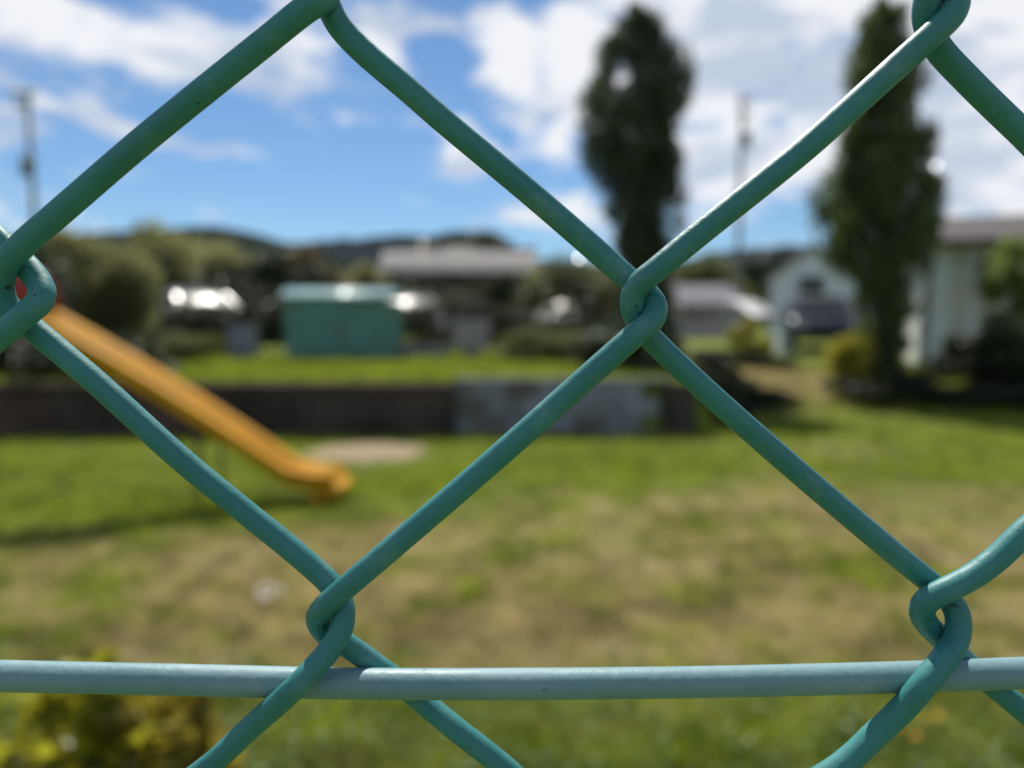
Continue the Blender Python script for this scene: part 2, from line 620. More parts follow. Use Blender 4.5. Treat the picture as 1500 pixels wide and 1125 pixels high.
def dryness(x, y):
    def blob(cx, cy, rx, ry):
        return np.exp(-((x - cx) / rx) ** 2 - ((y - cy) / ry) ** 2)
    rt = sst(-1.2, 0.6, x)
    d = sst(2.15, 2.75, y) * (1 - sst(3.9 + 0.9 * rt, 5.0 + 1.4 * rt, y)) * (0.52 + 0.40 * sst(-2.8, -1.0, x))
    for b_ in ((2.15, 5.3, 0.8, 0.7, 0.80), (0.3, 4.7, 1.5, 0.5, 0.55), (3.2, 7.0, 1.4, 0.7, 0.35), (3.6, 5.0, 1.5, 0.7, 0.5),
               (4.2, 12.0, 1.7, 1.9, 1.15), (9.0, 12.3, 1.4, 0.8, 0.9), (0.4, 2.9, 1.2, 0.45, 0.75)):
        d = np.maximum(d, blob(*b_[:4]) * b_[4])
    far = sst(5.5, 7.5, y)
    d = np.maximum(d - 0.19 * (1 - far), 0.22 * (1 - sst(2.2, 2.5, y)))
    amp = np.clip(0.25 + 1.3 * d, 0, 1.0)
    d = d + amp * ((fbm(x, y, 1.1, 3) - 0.5) * (1.7 - 1.1 * far) + (fbm(x, y, 5.0, 9) - 0.5) * 2.6)
    return np.clip(d, 0, 1)


def grass(name, n, xf, y0, y1, hgt, wid, label, seed, keep=None):
    rg = np.random.default_rng(seed)
    y = y0 * (y1 / y0) ** rg.random(n)
    x0, x1 = xf(y)
    x = x0 + (x1 - x0) * rg.random(n)
    if keep is not None:
        k = keep(x, y, rg)
        x, y = x[k], y[k]
    n = len(x)
    z = height(x, y)
    dr = dryness(x, y)
    lum = np.clip(0.5 + 0.22 * rg.normal(size=n) + 1.0 * (fbm(x, y, 2.6, 31) - 0.5) + 1.7 * (fbm(x, y, 9.0, 37, 2) - 0.5), 0, 1)
    stw = np.clip((dr - rg.random(n)) * 3 + 0.5, 0, 1)
    tuft = fbm(x, y, 3.5, 51, 3)
    h = hgt * (0.4 + 0.8 * rg.random(n)) * (0.35 + 1.3 * tuft) * (1.15 - 0.4 * dr)
    wd = wid * (0.6 + 0.8 * rg.random(n)) * (0.6 + 0.14 * y)
    a, ln, da = rg.random(n) * 6.283, h * (0.3 + 1.3 * rg.random(n)), rg.random(n) * 6.283
    px, py = np.cos(a) * wd / 2, np.sin(a) * wd / 2
    V = np.empty((n, 3, 3))
    V[:, 0] = np.stack([x - px, y - py, z - 0.004], 1)
    V[:, 1] = np.stack([x + px, y + py, z - 0.004], 1)
    V[:, 2] = np.stack([x + np.cos(da) * ln, y + np.sin(da) * ln, z + h], 1)
    me = np_mesh(name, V.reshape(-1, 3), np.arange(n * 3).reshape(-1, 3), gm, attrs={'tone': np.repeat(lum, 3), 'straw': np.repeat(stw, 3)})
    return tag(link(name, me), label, kind='stuff')


def no_sand(x, y, rg):
    s = np.exp(-((x + 1.45) / 0.75) ** 2 - ((y - 7.0) / 0.65) ** 2) + 0.25 * (rg.random(len(x)) - 0.5)
    return (s < 0.5) & ((y < 7.95) | (x > 2.0))


grass('lawn_grass', 430000, lambda y: (-0.95 * y - 0.9, 0.95 * y + 0.9), 1.5, 10.4, 0.045, 0.006, 'short lawn grass turning from green to straw', 11, no_sand)
grass('terrace_grass', 90000, lambda y: (-0.95 * y - 1.0, np.full_like(y, 1.9)), 8.12, 13.5, 0.075, 0.007, 'longer bright grass along the top of the retaining wall', 12)
grass('bank_grass', 50000, lambda y: (np.full_like(y, 2.1), 0.95 * y + 1.0), 10.2, 14.5, 0.09, 0.007, 'dry grass on the low bank below the houses', 13)

rg_ = np.random.default_rng(77)
nl = 16000
yy_ = 1.5 + 1.2 * rg_.random(nl) ** 1.2
xx_ = (rg_.random(nl) - 0.5) * (2.0 * yy_ + 1.2)
kk = fbm(xx_, yy_, 2.4, 71) + 0.25 * rg_.random(nl) - 0.18 * np.clip((yy_ - 2.1) / .5, 0, 1) > 0.60
xx_, yy_ = xx_[kk], yy_[kk]
CLOVER = np.stack([xx_, yy_, 0.03 + 0.035 * rg_.random(len(xx_))], 1)

# ------------------------------------------------------------------ chain link fence
HS = 0.00168            # half the distance between the front and the back layer of wire
WR, TR = 0.00156, 0.00197


def F3(px, py, d=0.0):
    """traced point of a wire: pixel plus depth layer (-1 front, +1 back)"""
    return tuple(P(px, py, DF + d * HS))


n0 = P(943, 449, DF)
LX = (P(1377, 907, DF).x - P(483, 907, DF).x) / 2
LZ = (n0.z - P(483, 907, DF).z) * 0.985
PXM = DF / FPX * 1.005


def node_pos(cidx, r):
    return n0.x + (cidx - 1) * LX, n0.z - r * LZ


T_RIGHT = [(-70, -74, 1), (-21, -35, 1), (2, -15, .62), (14, 5, 0), (9, 25, -.62), (-13, 46, -1), (-53, 81, -1)]
T_LEFT = [(60, -85, -1), (20, -51, -1), (-1, -32, -.62), (-13, -12, 0), (-14, 7, .35), (-5, 29, .8), (12, 52, 1), (78, 115, 1)]


def template(side, cidx, r):
    cx, cz = node_pos(cidx, r)
    return [(cx + a * PXM, DF + d * HS, cz - b * PXM) for a, b, d in (T_RIGHT if side else T_LEFT)]


TR_ = {}
TR_[0] = {  # the wire through the middle of the picture
    -1: [(500, -48, -1), (485, -32, -.62), (473, -18, 0), (474, -5, .5), (482, 10, .9), (494, 34, 1), (524, 68, 1), (604, 137, 1), (646, 174, 1), (779, 285, 1)],
    0: [(862, 357, 1), (922, 410, 1), (947, 430, .62), (960, 450, 0), (953, 471, -.62), (930, 491, -1), (890, 526, -1), (721, 676, -1)],
    1: [(553, 821, -1), (506, 861, -1), (478, 886, -.62), (465.5, 905, 0), (477, 926, .6), (510, 946, 1), (555, 978, 1.9), (590, 1003, 2.2), (622, 1030, 1.9), (668, 1068, 1.1), (741, 1126, 1)]}
TR_[-1] = {
    -1: [(452, -38, 1), (474, -28, .5), (482, -14, 0), (470, 0, -.7), (449, 13, -1), (380, 68, -1), (213, 203, -1), (90, 309, -1)],
    0: [(32, 360, -1), (8, 388, -.7), (0, 419, 0), (8, 445, .62), (25, 462, 1), (46, 480, 1), (141, 560, 1), (268, 675, 1), (357, 748, 1)],
    1: [(436, 812, 1), (482, 854, 1), (498, 876, .62), (503, 901, 0), (498, 926, -.6), (481, 954, -1.1), (461, 977, -1.7), (437, 1002, -2.2), (411, 1027, -1.8), (370, 1063, -1.1), (301, 1126, -1)]}
TR_[-2] = {
    0: [(-70, 295, 1), (7, 360, 1), (37, 388, .9), (56, 412, .5), (61.5, 429, 0), (57, 443, -.5), (44, 455, -.9), (20, 476, -1), (0, 492, -1), (-50, 535, -1)]}
TR_[1] = {
    -1: [(1350, -38, 1), (1380, -18, .62), (1396, -6, .2), (1400, 6, -.3), (1393, 24, -.8), (1372, 45, -1), (1325, 87, -1), (1179, 218, -1)],
    0: [(1019, 347, -1), (963, 394, -1), (940, 413, -.7), (927.5, 432, -.2), (926.5, 450, .15), (936, 474, .8), (955, 497, 1), (1021, 560, 1), (1148, 673, 1)],
    1: [(1300, 802, 1), (1366, 856, 1), (1389, 876, .62), (1401, 896, .1), (1404, 917, -.3), (1399, 940, -.9), (1381, 968, -1.8), (1355, 1000, -2.2), (1324, 1036, -1.6), (1282, 1076, -1), (1228, 1124, -1)]}
TR_[2] = {
    -1: [(1400, -48, -1), (1375, -28, -.62), (1361, -8, 0), (1356, 18, .4), (1361, 44, .9), (1374, 70, 1), (1420, 120, 1), (1492, 190, 1), (1562, 254, 1)],
    1: [(1560, 728, -1), (1500, 780, -1), (1455, 822, -1), (1418, 848, -1), (1382, 866, -1), (1359, 879, -.62), (1350.5, 894, 0), (1356, 911, .5), (1376, 932, 1), (1405, 961, 1.5), (1436, 988, 2.2), (1464, 1012, 1.8), (1502, 1043, 1.1), (1560, 1095, 1)]}
ROWS = range(-11, 33)


def wire_points(k, cshift=0):
    pts, sub = [], []
    for r in ROWS:
        if k in TR_ and r in TR_[k]:
            new, s = [F3(*q) for q in TR_[k][r]], 8
        elif (k + r) % 2:
            new, s = template(False, k + cshift, r), 4
        else:
            new, s = template(True, k + 1 + cshift, r), 4
        pts += new
        sub += [s] * len(new)
    return spline(pts, sub)


fence = empty('chain_link_fence', (0, DF, 0), 'green plastic-coated chain link fence sharp in the foreground', 'fence')
shared = {}
for k in range(-20, 22):
    if k in TR_:
        wp = wire_points(k) - np.array([0, DF, 0])
        V, Fq = tube_arrays(wp, WR, 20)
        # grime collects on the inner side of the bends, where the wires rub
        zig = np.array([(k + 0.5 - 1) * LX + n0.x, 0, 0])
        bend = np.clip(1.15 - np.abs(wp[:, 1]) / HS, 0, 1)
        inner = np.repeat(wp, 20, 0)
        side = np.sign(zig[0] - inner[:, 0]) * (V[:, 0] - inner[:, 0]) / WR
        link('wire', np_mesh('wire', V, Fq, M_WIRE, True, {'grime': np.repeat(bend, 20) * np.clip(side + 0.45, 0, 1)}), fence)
    else:
        par = k % 2
        if par not in shared:
            V, Fq = tube_arrays(wire_points(30 + par) - np.array([(30 + par) * LX, DF, 0]), WR, 12)
            shared[par] = np_mesh('wire', V, Fq, M_WIRE, True)
        o = link('wire', shared[par], fence)
        o.location = (k * LX, 0, 0)
tp = [F3(x, y, 0) for x, y in ((-40, 989), (0, 990), (250, 995.5), (500, 1001), (650, 1002), (850, 1001), (1050, 998.5), (1350, 991), (1500, 985.5), (1560, 983))]
z0, z1 = tp[0][2], tp[-1][2]
tp = [(-0.86, DF, z0 - 0.002), (-0.45, DF, z0 + 0.001), (-0.2, DF, z0 + 0.0005)] + tp + [(0.2, DF, z1 + 0.0012), (0.5, DF, z1), (0.86, DF, z1 - 0.002)]
V, Fq = tube_arrays(spline(np.array(tp), 10) - np.array([0, DF, 0]), TR, 24)
tag(link('tension_wire', np_mesh('tension_wire', V, Fq, M_TENS, True), fence), 'pale faded horizontal wire threaded through the mesh')
for zz in (1.735, 0.06):
    V, Fq = tube_arrays([(-0.86, 0, zz), (0, 0, zz - 0.002), (0.86, 0, zz)], TR, 12)
    link('tension_wire', np_mesh('tension_wire', V, Fq, M_TENS, True), fence)
for sx in (-1, 1):
    b = MB().tube([(sx * 0.885, 0, -0.05), (sx * 0.885, 0, 1.80)], 0.0245, 20)
    pst = b.build('post', M_POST, fence, True)
    MB().tube([(sx * 0.885, 0, 1.78), (sx * 0.885, 0, 1.803), (sx * 0.885, 0, 1.815)], [0.027, 0.027, 0.015], 20).build('cap', M_POST, pst, True)

# ------------------------------------------------------------------ slide
M_ORANGE = mat('slide_orange', (0.66, 0.315, 0.010), 0.6, 0.12, 3.0, 0.05, 30, spec=0.25)
M_RED = mat('slide_red_paint', (0.22, 0.028, 0.022), 0.45, 0.2, 8.0)
M_STEEL = mat('galvanised_steel', (0.42, 0.43, 0.44), 0.4, 0.15, 9.0, metal=0.8)
M_DKSTEEL = mat('dark_steel', (0.05, 0.045, 0.04), 0.6)
A3 = P(77, 453, 5.15) + Vector((0, -0.17, -0.01))      # top of the chute
B3 = P(440, 676, 5.30) + Vector((0, -0.17, -0.01))     # start of the run-out
C3 = P(505, 684, 5.30) + Vector((0, -0.17, -0.01))     # end
sl = empty('slide', (A3.x, A3.y, 0), 'orange playground slide with red top rails on the lawn', 'slide')


def chute_section(p, w, hside, lip=0.02):
    """closed U section across y at point p"""
    th = 0.025
    o = [(-w, hside), (-w - lip, hside), (-w - lip, hside + th), (-w + th, hside + th), (-w + th + 0.03, th + 0.03), (0, th), (w - th - 0.03, th + 0.03), (w - th, hside + th),
         (w + lip, hside + th), (w + lip, hside), (w, hside), (w, 0.02), (w - 0.03, -0.01), (0, -0.02), (-w + 0.03, -0.01), (-w, 0.02)]
    return [(p.x - A3.x, p.y - A3.y + a, p.z + b) for a, b in o]


D1 = (B3 - A3)
path = [A3 + Vector((-0.42, 0, 0.02)), A3 + Vector((-0.12, 0, 0.01)), A3] + [A3 + D1 * f + Vector((0, 0, 0.035 * math.sin(f * math.pi))) for f in (0.06, 0.2, 0.35, 0.5, 0.65, 0.8, 0.92)] + [B3 + Vector((0.0, 0, 0.0)), (B3 + C3) / 2 + Vector((0, 0, -0.012)), C3]
secs = [chute_section(p - Vector((0, 0, 0.10)), 0.17, 0.095) for i, p in enumerate(path)]
n = len(secs[0])
V = [q for s_ in secs for q in s_]
Fc = [(a * n + b, a * n + (b + 1) % n, (a + 1) * n + (b + 1) % n, (a + 1) * n + b) for a in range(len(secs) - 1) for b in range(n)]
mb = MB().add(V, Fc + [tuple(range(n))[::-1], tuple((len(secs) - 1) * n + i for i in range(n))])
ch = mb.build('chute', M_ORANGE, sl, True)
lipm = MB()
lipm.tube([(C3.x - A3.x, C3.y - A3.y - 0.20, C3.z - 0.10), (C3.x - A3.x + 0.012, C3.y - A3.y, C3.z - 0.11), (C3.x - A3.x, C3.y - A3.y + 0.20, C3.z - 0.10)], 0.04, 10)
lipm.build('end_lip', M_ORANGE, ch, True)
zt = A3.z
for sy in (-0.21, 0.21):       # red guard panels and rails each side of the seat
    gp = MB()
    gp.prism([(-0.50, zt - 0.10), (-0.50, zt + 0.18), (-0.42, zt + 0.25), (-0.10, zt + 0.25), (-0.03, zt + 0.18), (0.0, zt + 0.02), (-0.05, zt - 0.06)], 1, sy - 0.014, sy + 0.014)
    g_ = gp.build('guard_panel', M_RED, sl)
    MB().tube([(-0.52, sy, zt - 0.12), (-0.52, sy, zt + 0.19), (-0.43, sy, zt + 0.27), (-0.10, sy, zt + 0.27), (-0.015, sy, zt + 0.19), (0.02, sy, zt)], 0.019, 10).build('hand_rail', M_RED, g_, True)
for sy in (-0.25, 0.25):
    MB().tube([(-0.50, sy, zt - 0.05), (-1.12, sy, -0.05)], 0.024, 10).build('ladder_rail', M_RED, sl, True)
    MB().tube([(-0.56, sy, zt - 0.12), (-0.60, sy * 1.1, -0.05)], 0.024, 10).build('leg', M_RED, sl, True)
for k in range(5):
    f = (k + 1) / 6
    MB().bbox(-1.12 + 0.62 * f - 0.06, -1.12 + 0.62 * f + 0.06, -0.25, 0.25, zt * f - 0.02, zt * f + 0.02, 0.006).build('rung', M_STEEL, sl)
for (f, nm) in ((0.66, 'leg'),):
    p = A3 + D1 * f
    for sy in (-0.2, 0.2):
        MB().tube([(p.x - A3.x, p.y - A3.y + sy, p.z - 0.10), (p.x - A3.x, p.y - A3.y + sy, -0.05)], 0.016, 8).build('leg', M_DKSTEEL, sl, True)
MB().bbox(C3.x - A3.x - 0.16, C3.x - A3.x - 0.08, C3.y - A3.y - 0.18, C3.y - A3.y + 0.18, -0.03, C3.z - 0.12, 0.006).build('leg', M_ORANGE, sl)

# ------------------------------------------------------------------ retaining walls
M_BROWNW = mat('stained_brown_concrete', (0.085, 0.055, 0.043), 0.9, 0.35, 2.2, 0.5, 30, spec=0.2)
M_GREYW = mat('grey_concrete', (0.19, 0.195, 0.215), 0.9, 0.25, 2.5, 0.4, 35, spec=0.2)
M_CAP = mat('concrete_cap', (0.22, 0.20, 0.18), 0.9, 0.25, 4, 0.3, 40)
xa = XP(662, WALL_Y)
rw = empty('retaining_wall', (xa, WALL_Y, 0), 'long dark brown retaining wall holding up the grassy terrace', 'wall')
rg = random.Random(3)
x = 0.0
while x > -9.5:
    wpan = rg.uniform(0.86, 0.98)
    dy = rg.uniform(-0.012, 0.012)
    MB().bbox(x - wpan + 0.012, x, dy, 0.2, -0.1, 0.53 + rg.uniform(-0.01, 0.01), 0.012).build('panel', rg.choice((M_BROWNW, M_BROWNW, mat('reddish_stained_concrete', (0.115, 0.062, 0.048), 0.9, 0.4, 1.6, 0.5, 30, spec=0.2), mat('dark_stain_and_shade_concrete', (0.055, 0.042, 0.036), 0.9, 0.4, 1.6, 0.5, 30, spec=0.2))), rw)
    x -= wpan
x = 0.0
while x > -9.5:
    MB().bbox(x - 1.19, x, -0.03, 0.205, 0.532, 0.60, 0.012).build('coping_stone', M_BROWNW, rw)
    x -= 1.2
gw = empty('block_wall', (xa, WALL_Y + 0.12, 0), 'low grey concrete block wall between brown wall and dark conifer', 'wall')
blk = MB().bbox(0.004, 0.386, 0, 0.12, 0.004, 0.186, 0.006).build('block', M_GREYW, gw)
first = True
gmats = [M_GREYW, mat('bluish_block', (0.23, 0.25, 0.29), 0.9, 0.2, 3, 0.3, 35), mat('weathered_block', (0.13, 0.115, 0.11), 0.9, 0.3, 3, 0.3, 35)]
L = WALL_END - xa
meshes = []
for q in gmats:
    me2 = blk.data.copy()
    me2.materials.clear()
    me2.materials.append(q)
    meshes.append(me2)
for r in range(4):
    x = 0.012 - (0.195 if r % 2 else 0)
    while x < L:
        if x > -0.01 and x + 0.39 < L + 0.06:
            if first:
                o, first = blk, False
            else:
                o = link('block', meshes[rg.choice((0, 0, 1, 1, 2))], gw)
            o.location = (x, rg.uniform(-0.004, 0.004), -0.16 + r * 0.19)
        x += 0.39
    if r % 2:
        MB().bbox(0.012, 0.19, 0.001, 0.12, -0.156 + r * 0.19, 0.026 + r * 0.19, 0.006).build('half_block', M_GREYW, gw)
for k in range(3):
    MB().bbox(0.012 + k * 0.82, 0.012 + k * 0.82 + 0.81, -0.02, 0.15, 0.602, 0.645, 0.008).build('coping_stone', M_GREYW, gw)

MB().bbox(L - .06, L + .34, -.03, .22, -.1, .585, .012).build('added_end_pier', mat('dark_stain_and_shade_concrete', (0.055, 0.042, 0.036), 0.9), gw)  # added pier, its dark colour stands in for shade past the wall end

# ------------------------------------------------------------------ vegetation builders
def leaves(name, pts, nrm, size, m, seed, wl=0.5, parent=None, jitter=0.8):
    rg = np.random.default_rng(seed)
    n = len(pts)
    d = nrm + rg.normal(size=(n, 3)) * jitter
    d /= np.linalg.norm(d, axis=1)[:, None]
    s = np.cross(d, rg.normal(size=(n, 3)))
    s /= np.linalg.norm(s, axis=1)[:, None] + 1e-9
    up = np.cross(s, d)
    L_ = size * (0.6 + 0.8 * rg.random(n))[:, None]
    W_ = L_ * wl
    V = np.empty((n, 4, 3))
    V[:, 0] = pts - d * L_ * 0.5
    V[:, 1] = pts + s * W_ * 0.5 + up * W_ * 0.15
    V[:, 2] = pts + d * L_ * 0.5
    V[:, 3] = pts - s * W_ * 0.5 + up * W_ * 0.15
    tone = np.clip(0.45 + 0.28 * rg.normal(size=n), 0, 1)
    me = np_mesh(name, V.reshape(-1, 3), np.arange(n * 4).reshape(-1, 4), m, attrs={'tone': np.repeat(tone, 4)})
    return link(name, me, parent)


def in_clumps(clumps, n, rg, pw=0.45):
    cl = np.array(clumps, dtype=float)
    vol = (cl[:, 3] * cl[:, 4] * cl[:, 5]) ** 0.75
    idx = rg.choice(len(cl), n, p=vol / vol.sum())
    d = rg.normal(size=(n, 3))
    d /= np.linalg.norm(d, axis=1)[:, None]
    r = rg.random(n) ** pw
    return cl[idx, :3] + d * r[:, None] * cl[idx, 3:6], d


M_BARK = mat('bark', (0.085, 0.06, 0.042), 0.95, 0.35, 14, 0.6, 50, spec=0.15)
L_CONIFER = leaf_mat('conifer_foliage', (0.022, 0.034, 0.016), (0.105, 0.128, 0.055), 0.24, 0.32, 0.7)
L_CONIFER2 = leaf_mat('conifer_foliage_olive', (0.030, 0.050, 0.016), (0.150, 0.190, 0.052), 0.24, 0.40, 0.7)
L_OLIVE = leaf_mat('olive_foliage', (0.13, 0.135, 0.045), (0.27, 0.265, 0.105), 0.55, 0.5)
L_DARK = leaf_mat('dark_foliage', (0.012, 0.019, 0.008), (0.048, 0.060, 0.018), 0.42, 0.22)
L_MID = leaf_mat('mid_green_foliage', (0.055, 0.075, 0.016), (0.14, 0.155, 0.040), 0.45, 0.42)
L_YELLOW = leaf_mat('yellow_green_foliage', (0.18, 0.17, 0.016), (0.46, 0.42, 0.045), 0.4, 0.5)
L_LIGHT = leaf_mat('light_green_foliage', (0.13, 0.19, 0.04), (0.30, 0.38, 0.10), 0.45, 0.5)
L_GLOSSY = leaf_mat('glossy_olive_foliage', (0.040, 0.050, 0.016), (0.13, 0.135, 0.045), 0.20, 0.3, 0.8)
L_AUTUMN = leaf_mat('brownish_foliage', (0.09, 0.065, 0.025), (0.17, 0.12, 0.045), 0.5, 0.3)


def trunk(parent, h, r0, seed, lean=(0, 0), limbs=6, spread=0.5, start=0.25):
    rg = random.Random(seed)
    mb = MB()
    pts = [Vector((lean[0] * f + rg.uniform(-.02, .02), lean[1] * f + rg.uniform(-.02, .02), h * f - (0.08 if f == 0 else 0))) for f in (0, .1, .25, .45, .7, 1)]
    mb.tube(pts, [r0 * 1.35, r0 * 1.05, r0 * .9, r0 * .7, r0 * .45, r0 * .12], 9)
    tr = mb.build('trunk', M_BARK, parent, True)
    for k in range(limbs):
        f = start + (0.92 - start) * (k + rg.random() * .6) / limbs
        b = Vector((lean[0] * f, lean[1] * f, h * f))
        a = rg.uniform(0, 6.283)
        ln = spread * (1 - 0.5 * f) * rg.uniform(.7, 1.1)
        e = b + Vector((math.cos(a) * ln, math.sin(a) * ln, ln * rg.uniform(.3, .8)))
        mid = (b + e) / 2 + Vector((0, 0, -0.05 * ln))
        MB().tube([b, mid, e], [r0 * .38, r0 * .25, r0 * .08], 6).build('limb', M_BARK, tr, True)
    return tr


def conifer(name, loc, prof, n, leaf, m, label, seed, lean=0.0):
    """columnar conifer: many upright flame-shaped sprays over a tapering profile"""
    rg = np.random.default_rng(seed)
    o = empty(name, loc, label, 'tree')
    pz, pr = np.array([p[0] for p in prof]), np.array([p[1] for p in prof])
    top = pz.max()
    od = np.argsort(pz)
    pz, pr = pz[od], pr[od]
    clumps = []
    nc = 175
    zs = np.interp(np.linspace(0, 1, nc), np.linspace(0, 1, len(pz)), pz) + rg.normal(0, 0.06, nc)
    for k, z in enumerate(zs):
        r = np.interp(z, pz, pr)
        a = k * 2.39996 + rg.normal(0, 0.4)
        rr = r * rg.uniform(0.35, 1.0)
        s = (0.07 + 0.22 * r) * rg.uniform(0.6, 1.35)
        clumps.append((math.cos(a) * rr + lean * z / top, math.sin(a) * rr, z, s, s, s * rg.uniform(1.2, 1.9)))
    for z in np.linspace(pz[0] + .1, top * 0.95, 26):     # inner mass
        r = np.interp(z, pz, pr)
        clumps.append((lean * z / top + rg.normal(0, .1) * r, 0, z, r * .40, r * .40, 0.17))
    pts, d = in_clumps(clumps, n, rg, 0.5)
    d = d * 0.5 + np.array([0, 0, 0.9])
    pts[:, 2] = np.clip(pts[:, 2], 0.02, None)
    leaves('crown', pts, d, leaf, m, seed + 1, 0.42, o, 0.55)
    trunk(o, top * 0.93, 0.11, seed, (lean * .93, 0), 9, 0.75, 0.12)
    return o


def bush(name, loc, clumps, n, leaf, m, label, cat, seed, stem=0.03, wl=0.55, group=None, twig=True, hgt=None):
    o = empty(name, loc, label, cat, group)
    rg = np.random.default_rng(seed)
    pts, d = in_clumps(clumps, n, rg)
    k = pts[:, 2] > 0.01
    leaves('crown' if cat == 'tree' else 'foliage', pts[k], d[k], leaf, m, seed + 3, wl, o)
    cl = np.array(clumps)
    if cat == 'tree':
        h = hgt or float(cl[:, 2].max())
        trunk(o, h, stem, seed, (float(cl[:, 0].mean()) * 0.6, 0), 7, float(cl[:, 3].max()), 0.2)
    else:
        rr = random.Random(seed)
        for q in range(5):
            c_ = clumps[rr.randrange(len(clumps))]
            MB().tube([(c_[0] * 0.2, c_[1] * 0.2, -0.04), (c_[0] * 0.6, c_[1] * 0.6, c_[2] * 0.5), (c_[0], c_[1], c_[2])], [stem, stem * .7, stem * .3], 6).build('stem', M_BARK, o, True)
    return o


def gz(x, y):
    return float(height(x, y))


def rand_clumps(rx, ry, h, n, seed, z0=0.0, s=(0.22, 0.4), flat=1.0):
    """clumps filling a rounded crown rx x ry, from z0 to h"""
    rg = random.Random(seed)
    out = []
    c = (z0 + h) / 2
    for _ in range(n):
        while True:
            a, b, e = rg.uniform(-1, 1), rg.uniform(-1, 1), rg.uniform(-1, 1)
            if a * a + b * b + e * e < 1:
                break
        k = rg.uniform(*s)
        out.append((a * rx * .85, b * ry * .8, c + e * (h - z0) * .42, rx * k, ry * k, (h - z0) * k * .55 * flat))
    return out


cl_ = leaves('clover_leaves', CLOVER, np.tile([0.0, 0.0, 0.25], (len(CLOVER), 1)), 0.022, leaf_mat('clover_green', (0.10, 0.16, 0.035), (0.24, 0.31, 0.10), 0.55, 0.4), 78, 0.8, None, 0.6)
tag(cl_, 'small clover leaves among the near grass', kind='stuff')

# the two tall conifers
yc = 13.2
x = XP(950, yc)
conifer('tall_conifer', (x, yc, gz(x, yc)),
        [(0.09, 0.48), (0.53, 0.50), (1.06, 0.46), (1.59, 0.43), (2.04, 0.48), (2.43, 0.70), (2.92, 0.72), (3.36, 0.67), (3.81, 0.85), (4.34, 0.96), (4.87, 0.91), (5.40, 0.77), (5.84, 0.53), (6.15, 0.32), (6.37, 0.10)],
        30000, 0.125, L_CONIFER, 'tall dense dark conifer behind the grey block wall', 21, -0.30)
yc = 11.5
x = XP(1296, yc)
conifer('tall_conifer', (x, yc, gz(x, yc)),
        [(0.10, 0.56), (0.51, 0.48), (1.01, 0.39), (1.52, 0.42), (1.92, 0.74), (2.42, 0.96), (2.83, 0.98), (3.23, 0.84), (3.74, 0.71), (4.24, 0.54), (4.65, 0.56), (5.05, 0.47), (5.40, 0.39), (5.71, 0.26), (5.86, 0.09)],
        27000, 0.115, L_CONIFER2, 'tall ragged olive-green conifer in front of the cream house', 22, -0.22)

# shrubs round the two conifers
def shrub_at(px, y, w_px, top_py, n, leaf, m, label, seed, name='shrub', cat='shrub', ncl=14, s=(0.25, 0.45), z0=0.0, group=None, stem=0.02):
    x = XP(px, y)
    g = gz(x, y)
    rx = w_px / FPX * y / 2
    h = ZP(top_py, y) - g
    return bush(name, (x, y, g), rand_clumps(rx, min(rx, 1.2) * .8, h, ncl, seed, z0, s), n, leaf, m, label, cat, seed, stem, group=group)


shrub_at(1040, 9.0, 190, 545, 13000, 0.06, L_DARK, 'low dark shrub standing in for shade at the foot of the centre conifer', 31)  # fills the shaded gap right of the block wall with dark leaves
shrub_at(1120, 10.3, 130, 572, 7000, 0.06, L_DARK, 'low dark shrub standing in for shade at the lawn edge right of the conifer foot', 132)  # added, dark leaves in place of the shade beside the wall
shrub_at(1395, 10.5, 190, 566, 9000, 0.06, L_DARK, 'low dark shrub standing in for shade at the lawn edge below the cream house', 133)  # added to darken the shaded band under the right conifer
shrub_at(1520, 10.3, 190, 570, 9000, 0.06, L_DARK, 'low dark shrub standing in for shade at the right edge of the lawn', 134)  # added to carry the same band of shade to the right
shrub_at(915, 9.4, 190, 492, 12000, 0.06, L_DARK, 'dark shrub left of the centre conifer behind the block wall', 131)
shrub_at(1248, 11.1, 78, 478, 5000, 0.06, L_YELLOW, 'yellow-green shrub against the foot of the right conifer', 32)
shrub_at(1098, 13.6, 62, 470, 4500, 0.06, L_YELLOW, 'upright yellow-green shrub between pink building and gabled house', 33)
shrub_at(1060, 13.2, 130, 512, 6000, 0.06, L_DARK, 'low dark green hedge shrub before the pink building', 34)
shrub_at(1136, 13.0, 90, 520, 4000, 0.06, L_DARK, 'small dark shrub in front of the gabled house', 35)
shrub_at(1455, 10.9, 170, 462, 16000, 0.07, L_DARK, 'broad dark shrub beside the cream house', 36, ncl=20)
shrub_at(1300, 10.7, 190, 545, 8000, 0.06, L_DARK, 'spreading dark shrub around the right conifer trunk', 38)
xr = XP(1486, 12.2)
bush('small_tree', (xr, 12.2, gz(xr, 12.2)), rand_clumps(0.66, 0.6, 2.25, 18, 37, 0.6), 9000, 0.08, L_LIGHT, 'light green young tree in front of the cream house', 'tree', 37, 0.05)

